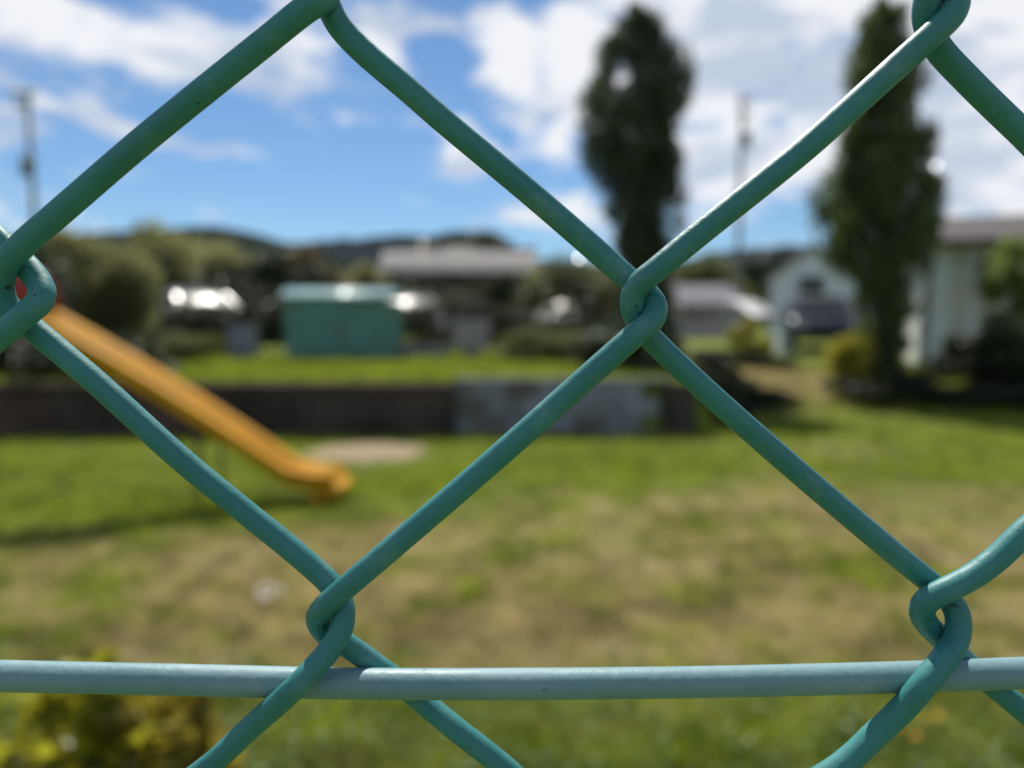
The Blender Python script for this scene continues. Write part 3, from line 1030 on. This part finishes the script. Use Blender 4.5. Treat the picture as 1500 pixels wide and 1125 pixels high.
# terrace shrubs and trees on the left half
TZ = WALL_TOP
shrub_at(790, 12.0, 150, 484, 12000, 0.05, L_MID, 'rounded clipped olive shrub on the terrace edge', 41, ncl=16, s=(0.35, 0.5))
shrub_at(838, 16.2, 190, 384, 9000, 0.09, L_GLOSSY, 'glossy olive-leaved bush with glinting leaves behind the clipped shrub', 42, name='bush', ncl=18)
shrub_at(270, 12.2, 110, 486, 7000, 0.05, L_MID, 'low clipped shrub beside the slide on the terrace', 43, s=(0.35, 0.5))
xr = XP(128, 12.4)
bush('olive_tree', (xr, 12.4, TZ), rand_clumps(1.35, 1.0, 2.35, 34, 44, 0.0, (0.25, 0.45), 1.3), 34000, 0.08, L_OLIVE, 'big olive-green bushy tree behind the slide top', 'tree', 44, 0.09)
xr = XP(0, 10.6)
bush('dark_tree', (xr, 10.6, TZ), rand_clumps(1.3, 0.9, 1.95, 26, 45, 0.0, (0.25, 0.45), 1.2), 22000, 0.07, L_DARK, 'dark bushy tree at the left edge behind the slide', 'tree', 45, 0.08)
for k, (px, lab) in enumerate(((-40, 'dark hedge shrub at the left edge on the brown wall'), (70, 'dark hedge shrub on the brown wall behind the chute'), (175, 'rightmost dark hedge shrub on the brown wall'))):
    xr = XP(px, 8.75)
    bush('hedge_shrub', (xr, 8.75, TZ), rand_clumps(0.62, 0.55, 0.72 - 0.07 * k, 20, 46 + k, -0.12, (0.3, 0.5), 1.3), 9000, 0.05, L_DARK, lab, 'shrub', 146 + k, 0.012, group='hedge along the brown wall')
shrub_at(262, 15.6, 250, 428, 12000, 0.07, L_DARK, 'dark garden bush in front of the silver car', 151, name='bush', ncl=22)
shrub_at(390, 15.2, 130, 425, 9000, 0.07, L_DARK, 'dark garden bush between cabinet and teal cage', 152, name='bush', ncl=18)
shrub_at(680, 15.5, 210, 425, 11000, 0.07, L_DARK, 'dark garden bush behind the pinkish sign board', 153, name='bush', ncl=20)
for (px, y, wpx, top, mm, lab, sd_, nm) in (
        (215, 24, 200, 338, L_OLIVE, 'olive tree behind the silver car', 51, 'broadleaf_tree'),
        (318, 27, 200, 350, L_OLIVE, 'tall olive-green tree above the pale cabinet', 52, 'broadleaf_tree'),
        (395, 24, 170, 376, L_DARK, 'dark green tree just left of the teal cage', 53, 'broadleaf_tree'),
        (448, 30, 130, 372, L_AUTUMN, 'brownish tree above the left end of the teal cage', 54, 'broadleaf_tree'),
        (510, 33, 130, 380, L_OLIVE, 'pale olive tree above the teal cage roof', 55, 'broadleaf_tree'),
        (330, 20.5, 190, 400, L_DARK, 'dark bushy tree right behind the silver car', 56, 'broadleaf_tree'),
        (190, 20.0, 150, 380, L_DARK, 'dark tree at the left end of the silver car', 156, 'broadleaf_tree'),
        (660, 25, 220, 408, L_DARK, 'dark garden tree in front of the tiled house', 57, 'broadleaf_tree'),
        (755, 22, 150, 408, L_DARK, 'dark round tree at the right end of the tiled house', 58, 'broadleaf_tree'),
        (850, 33, 190, 384, L_OLIVE, 'olive tree left of the centre conifer trunk', 59, 'broadleaf_tree'),
        (1040, 48, 190, 378, L_MID, 'olive tree behind the pink building', 60, 'broadleaf_tree'),
        (1130, 55, 170, 374, L_DARK, 'dark far tree beside the right utility pole', 61, 'broadleaf_tree')):
    x = XP(px, y)
    g = gz(x, y)
    rx, h = wpx / FPX * y / 2, ZP(top, y) - g
    bush(nm, (x, y, g), rand_clumps(rx, min(rx, 1.8), h, 28, sd_, 0.05 * h, (0.25, 0.42), 1.25), 10000, 0.13 + 0.003 * y, mm, lab, 'tree', sd_, 0.1)

# pine leaning over the tiled roof
yp = 41
x = XP(690, yp)
pine = []
for (px, py, a, b) in ((640, 366, 42, 12), (672, 352, 36, 10), (705, 345, 30, 9), (722, 356, 34, 9), (700, 366, 52, 10), (735, 366, 22, 7), (680, 380, 60, 10), (715, 378, 40, 10)):
    q = P(px, py, yp)
    pine.append((q.x - x, random.Random(px).uniform(-.8, .8), q.z - TZ, a / FPX * yp, 1.0, b / FPX * yp))
bush('pine_tree', (x, yp, TZ), pine, 9000, 0.2, L_CONIFER, 'dark flat-topped pine rising behind the tiled roof', 'tree', 62, 0.16, hgt=5.4)

# the shrub right behind the fence, lower left
for k, (px, y, top, wpx, sd_) in enumerate(((50, 1.42, 960, 400, 71), (215, 1.55, 972, 270, 72))):
    x = XP(px, y)
    rx = wpx / FPX * y / 2
    h = ZP(top, y)
    bush('fence_shrub', (x, y, 0), rand_clumps(rx, 0.2, h, 26, sd_, 0.0, (0.14, 0.27), 1.0), 1900, 0.05, leaf_mat('yellowing_foliage', (0.05, 0.06, 0.008), (0.52, 0.49, 0.035), 0.4, 0.45) if k == 0 else leaf_mat('yellowing_brown_foliage', (0.05, 0.045, 0.008), (0.44, 0.35, 0.035), 0.4, 0.4),
         ('yellow-green leafy shrub at the lower left behind the fence', 'browner leafy shrub right of the yellow-green one by the fence')[k], 'shrub', sd_, 0.006)

# ------------------------------------------------------------------ buildings
M_GLASS = mat('window_glass', (0.03, 0.04, 0.045), 0.06, 0.1, spec=0.8)
M_TILE = mat('silver_roof_tile', (0.11, 0.10, 0.105), 0.42, 0.45, 1.2, spec=0.35)
M_BROWNWALL = mat('brown_timber_wall', (0.075, 0.045, 0.03), 0.8, 0.35, 3)
M_ORWALL = mat('orange_brown_screen', (0.28, 0.14, 0.08), 0.8, 0.2, 3)
M_WHITEWALL = mat('white_siding', (0.70, 0.74, 0.83), 0.7, 0.06, 3)
M_CREAM = mat('cream_siding', (0.72, 0.71, 0.64), 0.7, 0.08, 3)
M_PALE = mat('pale_side_lit_siding', (0.86, 0.88, 0.92), 0.6, 0.05, 3)
M_GREYROOF = mat('grey_brown_roof', (0.085, 0.074, 0.07), 0.9, 0.2, 5)
M_PINKWALL = mat('pinkish_render', (0.46, 0.40, 0.40), 0.85, 0.1, 3)
M_PINKROOF = mat('pale_metal_roof', (0.20, 0.185, 0.205), 0.9, 0.1, 3, spec=0.1)
M_FRAME = mat('window_frame_grey', (0.30, 0.30, 0.31), 0.5)
M_DARK = mat('dark_opening', (0.02, 0.02, 0.022), 0.7)


def window(parent, x0, x1, z0, z1, y, mullion=1, axis='y'):
    """window on a wall that faces -y (part) with frame, panes (sub-parts)"""
    wn = MB().box(x0, x1, y - 0.02, y + 0.04, z0, z1).build('window', M_DARK, parent)
    f = MB()
    t_ = 0.06
    f.box(x0 - t_, x1 + t_, y - 0.05, y - 0.022, z1, z1 + t_).box(x0 - t_, x1 + t_, y - 0.06, y - 0.022, z0 - t_, z0)
    f.box(x0 - t_, x0, y - 0.05, y - 0.022, z0 + .001, z1 - .001).box(x1, x1 + t_, y - 0.05, y - 0.022, z0 + .001, z1 - .001)
    for k in range(mullion):
        xm = x0 + (x1 - x0) * (k + 1) / (mullion + 1)
        f.box(xm - .03, xm + .03, y - 0.048, y - 0.022, z0 + .001, z1 - .001)
    f.build('frame', M_FRAME, wn)
    for k in range(mullion + 1):
        a = x0 + (x1 - x0) * k / (mullion + 1) + .035
        b = x0 + (x1 - x0) * (k + 1) / (mullion + 1) - .035
        MB().box(a, b, y - 0.032, y - 0.024, z0 + .01, z1 - .01).build('pane', M_GLASS, wn)
    return wn


# house with the silver tiled roof
yh = 35.0
xl, xr = XP(556, yh), XP(786, yh)
ez, rz_, gh = ZP(402, yh - 0.9), ZP(369, yh + 1.7), TZ
h1 = empty('tiled_house', ((xl + xr) / 2, yh, gh), 'low brown house with a silvery tiled roof behind the terrace', 'house')
hw = (xr - xl) / 2
MB().box(-hw + .6, hw - .6, 0, 6.4, -.1, ez - gh - .05).build('wall', M_BROWNWALL, h1)
M_UNDER = mat('roof_base', (0.05, 0.046, 0.046), 0.95, 0.2, 4, spec=0.05)
ro = MB().prism([(-0.9, ez - gh), (-0.9, ez - gh - .14), (7.3, ez - gh - .14), (7.3, ez - gh), (1.7, rz_ - gh)], 0, -hw, hw).build('roof', M_UNDER, h1)
sl_ = (rz_ - ez) / 4.1
nrow = 30
tile = None
for k in range(nrow):
    xx = -hw + 0.14 + k * (2 * hw - .28) / (nrow - 1)
    if tile is None:
        V, Fq = tube_arrays([(0, -0.97, ez - gh - .02), (0, -0.90, ez - gh + .03), (0, 1.65, rz_ - gh + .02)], [0.06, 0.085, 0.085], 12)
        mbt = MB().add(V, Fq)
        mbt.f += [tuple(range(12))[::-1]]
        tile = mbt.build('tile_row', M_TILE, ro, True)
        o = tile
    else:
        o = link('tile_row', tile.data, ro)
    o.location = (xx, 0, 0)
MB().tube([(-hw - .1, 1.7, rz_ - gh + .08), (hw + .1, 1.7, rz_ - gh + .08)], 0.16, 10).build('ridge', M_TILE, ro, True)
for (a, b, mm) in ((-hw + 0.9, -hw + 2.5, M_ORWALL), (-hw + 4.0, -hw + 5.4, M_ORWALL)):
    MB().bbox(a, b, -0.06, -0.004, 0.3, 2.6, .01).build('screen_panel', mm, h1)
window(h1, -hw + 2.8, -hw + 3.8, .8, 2.3, -0.03)
window(h1, -hw + 5.8, -hw + 7.0, .8, 2.3, -0.03)

# pinkish low building
yh = 30.0
x0, x1 = XP(905, yh), XP(1092, yh)
g = gz(x1, yh)
h2 = empty('low_building', ((x0 + x1) / 2, yh, g), 'low pinkish building with a pale metal roof right of centre conifer', 'building')
hw = (x1 - x0) / 2
e, rdg = ZP(446, yh - .5) - g, ZP(417, yh + 2.5) - g
MB().box(-hw + .2, hw - .2, 0, 4.6, -.1, e - .06).build('wall', M_PINKWALL, h2)
ro = MB().prism([(-.5, e), (-.5, e - .1), (5.2, e - .1), (5.2, e), (2.5, rdg)], 0, -hw, hw).build('roof', M_PINKROOF, h2)
for k in range(12):
    xx = -hw + .05 + k * (2 * hw - .1) / 11
    MB().tube([(xx, -.5, e + .01), (xx, 2.5, rdg + .01)], 0.03, 6).build('roof_rib', M_PINKROOF, ro)
window(h2, .2, 1.3, .7, 1.5, -.03)
window(h2, -1.9, -.8, .7, 1.5, -.03)
MB().bbox(1.6, 2.3, -.05, -.004, 0, 1.6, .01).build('door', M_FRAME, h2)

# white gabled house
yh = 27.0
x0, x1 = XP(1126, yh), XP(1250, yh)
g = -0.1
h3 = empty('gabled_house', ((x0 + x1) / 2, yh, g), 'bluish white house with a gable facing the lawn', 'house', rz=R(-22))
hw = (x1 - x0) / 2
ap, ev = ZP(358, yh) - g, ZP(408, yh) - g
wl_ = MB().prism([(-hw + .1, 0), (hw - .1, 0), (hw - .1, ev), (0, ap - .12), (-hw + .1, ev)], 1, 0, 3.2).build('wall', M_WHITEWALL, h3)
for s_ in (-1, 1):
    e0 = (s_ * (hw + .12), ev - .16)
    MB().prism([(0, ap - .06), e0, (e0[0], e0[1] + .16), (0, ap + .1)], 1, -.3, 3.4).build('roof_slope', mat('pinkish_grey_roof', (0.30, 0.265, 0.28), 0.8, 0.12, 3, spec=0.15), h3)
window(h3, -.45, .35, ev - .75, ev + .05, -.03)
window(h3, -1.15, -.5, .9, 1.7, -.03)
MB().box(.1, 1.3, -.03, .02, 0, 1.75).build('garage_opening', M_DARK, h3)
for k in range(9):
    zz = .25 + k * .3
    MB().box(-hw + .08, hw - .08, -.022, -.002, zz, zz + .02).build('siding_joint', M_FRAME, h3)
# white gate pillar and carport in front of it
yg = 18.0
x = XP(1151, yg)
gp = empty('gate_pillar', (x, yg, gz(x, yg)), 'pale white gate pillar in front of the gabled house', 'pillar')
hh = ZP(470, yg) - gz(x, yg)
MB().bbox(-.2, .2, -.2, .2, -.1, hh, .015).build('shaft', M_WHITEWALL, gp)
MB().bbox(-.25, .25, -.25, .25, hh + .002, hh + .06, .015).build('cap', M_GREYW, gp)
yk = 24.0
x = XP(1112, yk)
cp = empty('carport', (x, yk, gz(x, yk)), 'carport with a bright sloping roof beside the gabled house', 'carport')
zz = ZP(462, yk) - gz(x, yk)
for sx in (-.34, .34):
    for yy in (0, 2.4):
        MB().tube([(sx, yy, -.05), (sx, yy, zz + yy * .18)], .04, 8).build('post', M_FRAME, cp, True)
rp = MB()
for k in range(8):
    a, b = k / 8, (k + 1) / 8
    f1, f2 = (math.sin(a * 1.5), math.sin(b * 1.5))
    rp.prism([(-.5 + 3.2 * a, zz - .05 + .62 * f1), (-.5 + 3.2 * b, zz - .05 + .62 * f2), (-.5 + 3.2 * b, zz + .62 * f2), (-.5 + 3.2 * a, zz + .62 * f1)], 0, -.42, .42)
rp.build('roof', mat('white_carport_roof', (0.5, 0.48, 0.47), 0.4, 0.05), cp, True)

# cream house at the right
yh = 13.6
x0 = XP(1344, yh)
g = gz(x0, yh)
h4 = empty('cream_house', (x0, yh, g), 'cream house with vertical siding and grey roof at the right edge', 'house', rz=R(-20))
W4 = 5.2
e = ZP(352, yh - .35) - g
MB().box(.02, W4, .03, 3.4, -.15, e - .05).build('wall', M_CREAM, h4)
bw = 0.245
bd = [MB().bbox(0, bw - .012, -.005, .028, -.05, e - .06, .006).build('board', q, h4) for q in (M_CREAM, M_PALE)]  # paler boards hold the side light on the wall in their colour
for o in bd:
    o.location = (0.30, 0, 0) if o is bd[1] else (0.30 + bw, 0, 0)
for k in range(2, 20):
    o = link('board', bd[1 if k == 2 else 0].data, h4)
    o.location = (.30 + k * bw, 0, 0)
MB().bbox(0, .10, -.02, .035, -.1, e - .055, .006).build('corner_trim', M_PALE, h4)
MB().bbox(.17, .29, -.012, .033, -.1, e - .055, .006).build('corner_trim', M_PALE, h4)
MB().tube([(.135, -.05, 0), (.135, -.05, e - .1)], .035, 10).build('downpipe', M_GREYROOF, h4, True)
ro = MB().prism([(-.4, e + .02), (-.4, e - .10), (3.8, e - .10), (3.8, e + .02), (1.7, ZP(322, yh + 1.7) - g)], 0, -.35, W4 + .3).build('roof', M_GREYROOF, h4)
MB().tube([(-.36, -.46, e - .05), (W4 + .3, -.46, e - .05)], .055, 10).build('gutter', M_GREYROOF, ro, True)
window(h4, .98, 1.52, e - .92, e - .38, -.035, 1)
window(h4, 2.3, 3.6, .8, 1.9, -.035, 1)

# ------------------------------------------------------------------ teal cage, cabinet, sign, low wall
M_TEAL = mat('teal_paint', (0.105, 0.265, 0.22), 0.5, 0.15, 4)
M_TEALROOF = mat('pale_teal_roof', (0.30, 0.46, 0.45), 0.22, 0.08, 4, spec=0.8)
yt = 12.6
xa_, xb_ = XP(417, yt), XP(578, yt)
cg = empty('teal_cage', ((xa_ + xb_) / 2, yt, TZ), 'teal green waste collection cage with a shiny curved roof', 'cage')
hw = (xb_ - xa_) / 2
ht = ZP(436, yt) - TZ
for sx in (-hw + .03, hw - .03):
    for yy in (.03, .87):
        MB().box(sx - .025, sx + .025, yy - .025, yy + .025, 0, ht).build('post', M_TEAL, cg)
for k in range(4):
    a = -hw + .06 + k * (2 * hw - .12) / 4
    b = a + (2 * hw - .12) / 4 - .012
    pn = MB()
    for q in range(9):      # folded sheet
        u0, u1 = a + (b - a) * q / 9, a + (b - a) * (q + 1) / 9
        pn.box(u0, u1 - .0005, .012 + .012 * (q % 2), .03 + .012 * (q % 2), .08, ht - .05)
    d_ = pn.build('panel', M_TEAL, cg)
    if k in (1, 2):
        MB().tube([((a if k == 2 else b) + (.05 if k == 2 else -.05), -.01, ht * .42), ((a if k == 2 else b) + (.05 if k == 2 else -.05), -.01, ht * .58)], .012, 6).build('handle', M_STEEL, d_)
MB().box(-hw + .06, hw - .06, .86, .88, .08, ht - .05).build('back_panel', M_TEAL, cg)
for sx in (-hw + .012, hw - .032):
    MB().box(sx, sx + .02, .06, .84, .08, ht - .05).build('side_panel', M_TEAL, cg)
MB().box(-hw + .056, hw - .056, .005, .05, ht - .046, ht - .004).build('rail', M_TEAL, cg)
rf = MB()
nseg = 12
for k in range(nseg):
    a0, a1 = math.pi * k / nseg, math.pi * (k + 1) / nseg
    p0 = (.45 - .52 * math.cos(a0), ht + .17 * math.sin(a0))
    p1 = (.45 - .52 * math.cos(a1), ht + .17 * math.sin(a1))
    rf.prism([p0, p1, (p1[0], p1[1] + .012), (p0[0], p0[1] + .012)], 0, -hw - .04, hw + .04)
rf.build('roof', M_TEALROOF, cg, True)

M_LAV = mat('pale_lavender_paint', (0.24, 0.24, 0.30), 0.55, 0.08)
yb = 12.7
x = XP(350, yb)
cb = empty('utility_cabinet', (x, yb, TZ), 'pale lavender utility cabinet left of the teal cage', 'cabinet')
hh = ZP(478, yb) - TZ
MB().bbox(-.22, .22, 0, .3, .06, hh, .015).build('body', M_LAV, cb)
MB().bbox(-.25, .25, -.03, .33, hh + .002, hh + .04, .01).build('lid', M_GREYW, cb)
MB().bbox(-.24, .24, -.02, .32, -.05, .058, .01).build('plinth', M_GREYW, cb)
for s_ in (0, 1):
    d_ = MB().bbox(-.2 + s_ * .202, -.002 + s_ * .202, -.014, -.002, .09, hh - .03, .004).build('door', M_LAV, cb)
    MB().bbox(-.03 + s_ * .04, -.015 + s_ * .04, -.03, -.0145, hh * .5, hh * .62, .003).build('handle', M_STEEL, d_)

M_PINKBOARD = mat('pale_pink_board', (0.30, 0.255, 0.265), 0.6, 0.08)
yb = 12.4
x = XP(690, yb)
sg = empty('sign_board', (x, yb, TZ), 'pale pinkish board on a post beside the clipped shrub', 'sign')
za, zb = ZP(506, yb) - TZ, ZP(471, yb) - TZ
MB().bbox(-.31, .31, -.02, .02, za, zb, .008).build('board', M_PINKBOARD, sg)
MB().bbox(-.10, .10, .022, .10, -.08, zb - .05, .01).build('post', M_PINKBOARD, sg)
for a, b, c_, d_ in ((-.33, .33, zb + .001, zb + .03), (-.33, .33, za - .03, za - .001)):
    MB().bbox(a, b, -.03, .03, c_, d_, .006).build('frame_rail', M_FRAME, sg)
yb = 13.0
lw = empty('low_wall', (XP(610, yb), yb, TZ), 'short low grey kerb wall right of the teal cage', 'wall')
for k in range(3):
    MB().bbox(-.55 + k * .38, -.55 + k * .38 + .37, 0, .18, -.05, .24, .01).build('block', M_GREYW, lw)

# ------------------------------------------------------------------ cars
M_CARGLASS = mat('car_glass', (0.02, 0.025, 0.028), 0.27, 0.05, spec=0.12)


def car(loc, rz, paint, label):
    o = empty('parked_car', loc, label, 'car', rz=rz)
    prof = [(-2.0, .34), (-2.03, .62), (-1.92, .82), (-1.0, .93), (.95, .96), (1.75, .90), (1.98, .72), (2.0, .36)]
    b = MB()
    secs_ = []
    for f, yy in ((.90, -.85), (.985, -.80), (1, -.68), (1, .68), (.985, .80), (.90, .85)):
        secs_.append([(px_ * (0.97 + .03 * f), yy, .30 + (pz_ - .30) * f) for px_, pz_ in prof])
    n_ = len(prof)
    V_ = [q for s_ in secs_ for q in s_]
    F_ = [(a * n_ + c_, a * n_ + (c_ + 1) % n_, (a + 1) * n_ + (c_ + 1) % n_, (a + 1) * n_ + c_) for a in range(5) for c_ in range(n_)]
    b.add(V_, F_ + [tuple(range(n_))[::-1], tuple(5 * n_ + i_ for i_ in range(n_))])
    bd_ = b.build('body', paint, o, True)
    # cabin: pillars and roof, curved, with panes set in
    low, top = [(-1.25, .94), (1.35, .955)], [(-.45, 1.44), (.95, 1.42)]
    c = MB()
    rows = []
    for q in range(9):
        f = q / 8
        xx = top[0][0] + (top[1][0] - top[0][0]) * f
        rows.append([(xx, yy, 1.40 + .05 * math.sin(f * math.pi) + zz2) for yy, zz2 in ((-.60, -.05), (-.54, .0), (-.3, .035), (0, .045), (.3, .035), (.54, .0), (.60, -.05))])
    V_ = [q for r_ in rows for q in r_]
    F_ = [(a * 7 + d_, a * 7 + d_ + 1, (a + 1) * 7 + d_ + 1, (a + 1) * 7 + d_) for a in range(8) for d_ in range(6)]
    c.add(V_, F_)
    c.build('roof', paint, o, True)
    cab = MB()
    cab.add([(-1.22, -.74, .93), (1.32, -.74, .95), (.93, -.585, 1.37), (-.43, -.585, 1.37), (-1.22, .74, .93), (1.32, .74, .95), (.93, .585, 1.37), (-.43, .585, 1.37)],
            [(0, 1, 2, 3), (7, 6, 5, 4), (0, 3, 7, 4), (1, 5, 6, 2), (3, 2, 6, 7)])
    cb_ = cab.build('cabin', paint, o)

    def pane(nm, q):
        V_ = [Vector(v) for v in q]
        nn_ = (V_[1] - V_[0]).cross(V_[2] - V_[0]).normalized()
        cen = sum(V_, Vector()) / 4
        if nn_.dot(cen - Vector((0, 0, 1.0))) < 0:
            nn_ = -nn_
        bl = .055 if 'side' not in nm else .012
        G_, nq = [], 7
        q0, q1, q2, q3 = [cen + (v - cen) * .92 for v in V_]
        for a_ in range(nq):
            for b_ in range(nq):
                u_, v_ = a_ / (nq - 1), b_ / (nq - 1)
                p_ = (q0 * (1 - u_) + q1 * u_) * (1 - v_) + (q3 * (1 - u_) + q2 * u_) * v_
                G_.append(p_ + nn_ * (.008 + bl * (1 - (2 * u_ - 1) ** 2 * .5 - (2 * v_ - 1) ** 2 * .5)))
        MB().add(G_, [(a_ * nq + b_, a_ * nq + b_ + 1, (a_ + 1) * nq + b_ + 1, (a_ + 1) * nq + b_) for a_ in range(nq - 1) for b_ in range(nq - 1)]).build(nm, M_CARGLASS, cb_, True)
    pane('windscreen', [(-1.22, -.70, .95), (-1.22, .70, .95), (-.45, .56, 1.36), (-.45, -.56, 1.36)])
    pane('rear_window', [(1.32, -.70, .97), (1.32, .70, .97), (.94, .56, 1.36), (.94, -.56, 1.36)])
    for s_ in (-1, 1):
        pane('side_window', [(-1.05, s_ * .735, .95), (.05, s_ * .735, .955), (.05, s_ * .59, 1.36), (-.40, s_ * .59, 1.36)])
        pane('side_window', [(.09, s_ * .735, .955), (1.2, s_ * .735, .96), (.88, s_ * .59, 1.36), (.09, s_ * .59, 1.36)])
        for xx in (-1.28, 1.25):
            wh = MB().tube([(xx, s_ * .66, .30), (xx, s_ * .86, .30)], .30, 20).build('wheel', mat('tyre_rubber', (.02, .02, .02), .9), o, True)
            MB().tube([(xx, s_ * .862, .30), (xx, s_ * .872, .30)], .19, 16).build('rim', M_STEEL, wh, True)
        MB().bbox(-2.03, -1.93, s_ * .62 - .14, s_ * .62 + .14, .62, .75, .02).build('headlight', M_STEEL, o)
        MB().bbox(1.93, 2.01, s_ * .64 - .1, s_ * .64 + .1, .68, .86, .02).build('tail_light', M_RED, o)
        MB().bbox(-.95, -.78, s_ * .84 - .08, s_ * .84 + .08, .95, 1.06, .02).build('mirror', paint, o)
    return o


def paint(nm, c):
    return mat(nm, c, 0.30, 0.03, 2.0, spec=0.4, coat=0.12)


car((XP(288, 17.5), 17.5, TZ), R(130), paint('silver_paint', (0.26, 0.26, 0.27)), 'silver parked car half hidden by shrubs left of the cage')
car((XP(600, 20.5), 20.5, TZ), R(103), paint('dark_grey_paint', (0.05, 0.05, 0.06)), 'dark grey parked car right of the teal cage')
car((XP(842, 19.5), 19.5, TZ), R(66), paint('white_paint', (0.72, 0.72, 0.72)), 'white parked car glinting through the glossy bush')
x = XP(1196, 19.0)
car((x, 19.0, gz(x, 19.0) - 0.02), R(75), paint('dark_blue_paint', (0.02, 0.025, 0.045)), 'dark blue parked car in front of the gabled house')

# ------------------------------------------------------------------ utility poles
M_CONC = mat('pole_concrete', (0.20, 0.20, 0.21), 0.85, 0.1)
M_PORC = mat('insulator_porcelain', (0.5, 0.5, 0.5), 0.3)
M_BOX = mat('transformer_grey', (0.16, 0.17, 0.18), 0.5)


def utility_pole(px, top_py, y, label, tz, arms, sides=(-.36, .36)):
    x = XP(px, y)
    g = gz(x, y)
    h = ZP(top_py, y) - g
    o = empty('utility_pole', (x, y, g), label, 'utility pole', 'utility poles behind the park')
    MB().tube([(0, 0, -.1), (0, 0, h * .5), (0, 0, h)], [.15, .125, .10], 14).build('pole', M_CONC, o, True)
    for dz, half, off in arms:
        a = MB().box(-half + off, half + off, -.19, -.11, h - dz - .05, h - dz + .05).build('crossarm', M_BOX, o)
        for q in (-.9, -.35, .35, .9):
            MB().tube([(off + q * half, -.15, h - dz + .05), (off + q * half, -.15, h - dz + .12), (off + q * half, -.15, h - dz + .25)], [.03, .07, .04], 8).build('insulator', M_PORC, a, True)
        MB().tube([(off - half * .6, -.15, h - dz - .05), (0, -.13, h - dz - .55)], .02, 6).build('brace', M_BOX, o)
    zt_ = ZP(tz, y) - g
    for sx in sides:
        t_ = MB().tube([(sx, -.1, zt_ - .42), (sx, -.1, zt_ + .36), (sx, -.1, zt_ + .44)], [.17, .17, .10], 14).build('transformer', M_BOX, o, True)
        MB().tube([(sx, -.1, zt_ + .44), (sx, -.1, zt_ + .62)], .04, 8).build('bushing', M_PORC, t_, True)
    for k in range(10):
        MB().tube([(-.3 if k % 2 else .3, 0, 2.4 + k * .5), (0, 0, 2.4 + k * .5)], .012, 5).build('step_bolt', M_STEEL, o)
    return o


utility_pole(59, 130, 33, 'grey utility pole with crossarms at the far left', 245, [(.25, .55, -.12), (.8, .35, -.1), (3.4, .35, 0)], (-.24,))
utility_pole(1079, 140, 38, 'grey utility pole with transformers between the two conifers', 205, [(.3, .4, .05), (1.1, .3, .1)], (.26,))

# ------------------------------------------------------------------ small flowers
M_FYEL = mat('yellow_petals', (0.75, 0.42, 0.02), 0.6, 0.1, 50)
M_FWHI = mat('white_petals', (0.80, 0.80, 0.74), 0.6, 0.05, 50)
M_STEM = mat('flower_stem', (0.07, 0.13, 0.03), 0.7)


def ground_at(px, py):
    y = 3.0
    for _ in range(40):
        y = CAM_H / max(1e-3, (CAM_H - P(px, py, 1.0).z))
    return Vector((XP(px, y) if False else P(px, py, y).x, y, 0))


def flower(px, py, rad, h, m, name, label, group, seed):
    rg = random.Random(seed)
    p = ground_at(px, py)
    k = (CAM_H - h) / CAM_H
    o = empty(name, (p.x * k, p.y * k, 0), label, 'flower', group)
    MB().tube([(0, 0, -.01), (.004, .002, h * .5), (0, 0, h)], .0016, 6).build('stem', M_STEM, o, True)
    hd = MB()
    n_ = 12
    for ring, (rr, zz2) in enumerate(((1.0, .0), (.72, .006), (.42, .010))):
        for q in range(n_ - ring * 3):
            a = 6.283 * q / (n_ - ring * 3) + ring * .3 + rg.uniform(-.1, .1)
            ca, sa = math.cos(a), math.sin(a)
            r1, wv = rad * rr * rg.uniform(.85, 1.1), rad * .22
            z_ = h + zz2
            hd.add([(0, 0, z_), (ca * r1 * .6 - sa * wv, sa * r1 * .6 + ca * wv, z_ + .004), (ca * r1, sa * r1, z_ + .003), (ca * r1 * .6 + sa * wv, sa * r1 * .6 - ca * wv, z_ + .004)], [(0, 1, 2, 3)])
    hd.build('flower_head', m, o)
    return o


for k, (px, py, lab) in enumerate(((1342, 1081, 'lowest yellow flower in the grass at lower right'), (1374, 1052, 'rightmost yellow flower in the grass at lower right'),
                                   (1352, 1058, 'middle yellow flower in the grass at lower right'), (1318, 1070, 'leftmost yellow flower in the grass at lower right'))):
    flower(px, py, .016 if k in (1, 0) else .010, .07, M_FYEL, 'yellow_flower', lab, 'yellow flowers in the grass', 80 + k)
for k, (px, py, wh_) in enumerate(((380, 868, 'leftmost'), (389, 860, 'farthest'), (386, 876, 'nearest'), (402, 862, 'fourth from left'), (412, 866, 'rightmost'), (398, 871, 'middle'))):
    flower(px, py, .021 if k < 3 else .016, .05, M_FWHI, 'white_flower', wh_ + ' white flower of the small clump on the dry lawn', 'white flower clump', 90 + k)

# ------------------------------------------------------------------ air
hz = bpy.data.materials.new('haze')
hz.use_nodes = True
t = NT(hz.node_tree)
t.n.clear()
ov = t.node('ShaderNodeOutputMaterial')
pv = t.node('ShaderNodeVolumePrincipled')
pv.inputs['Color'].default_value = (0.70, 0.84, 1.0, 1)
pv.inputs['Density'].default_value = HAZE
pv.inputs['Anisotropy'].default_value = 0.2
t.l.new(pv.outputs[0], ov.inputs['Volume'])
tag(MB().box(-3100, 3100, -3100, 3100, -6, 190).build('haze', hz), 'thin blue summer haze over the valley', kind='stuff')
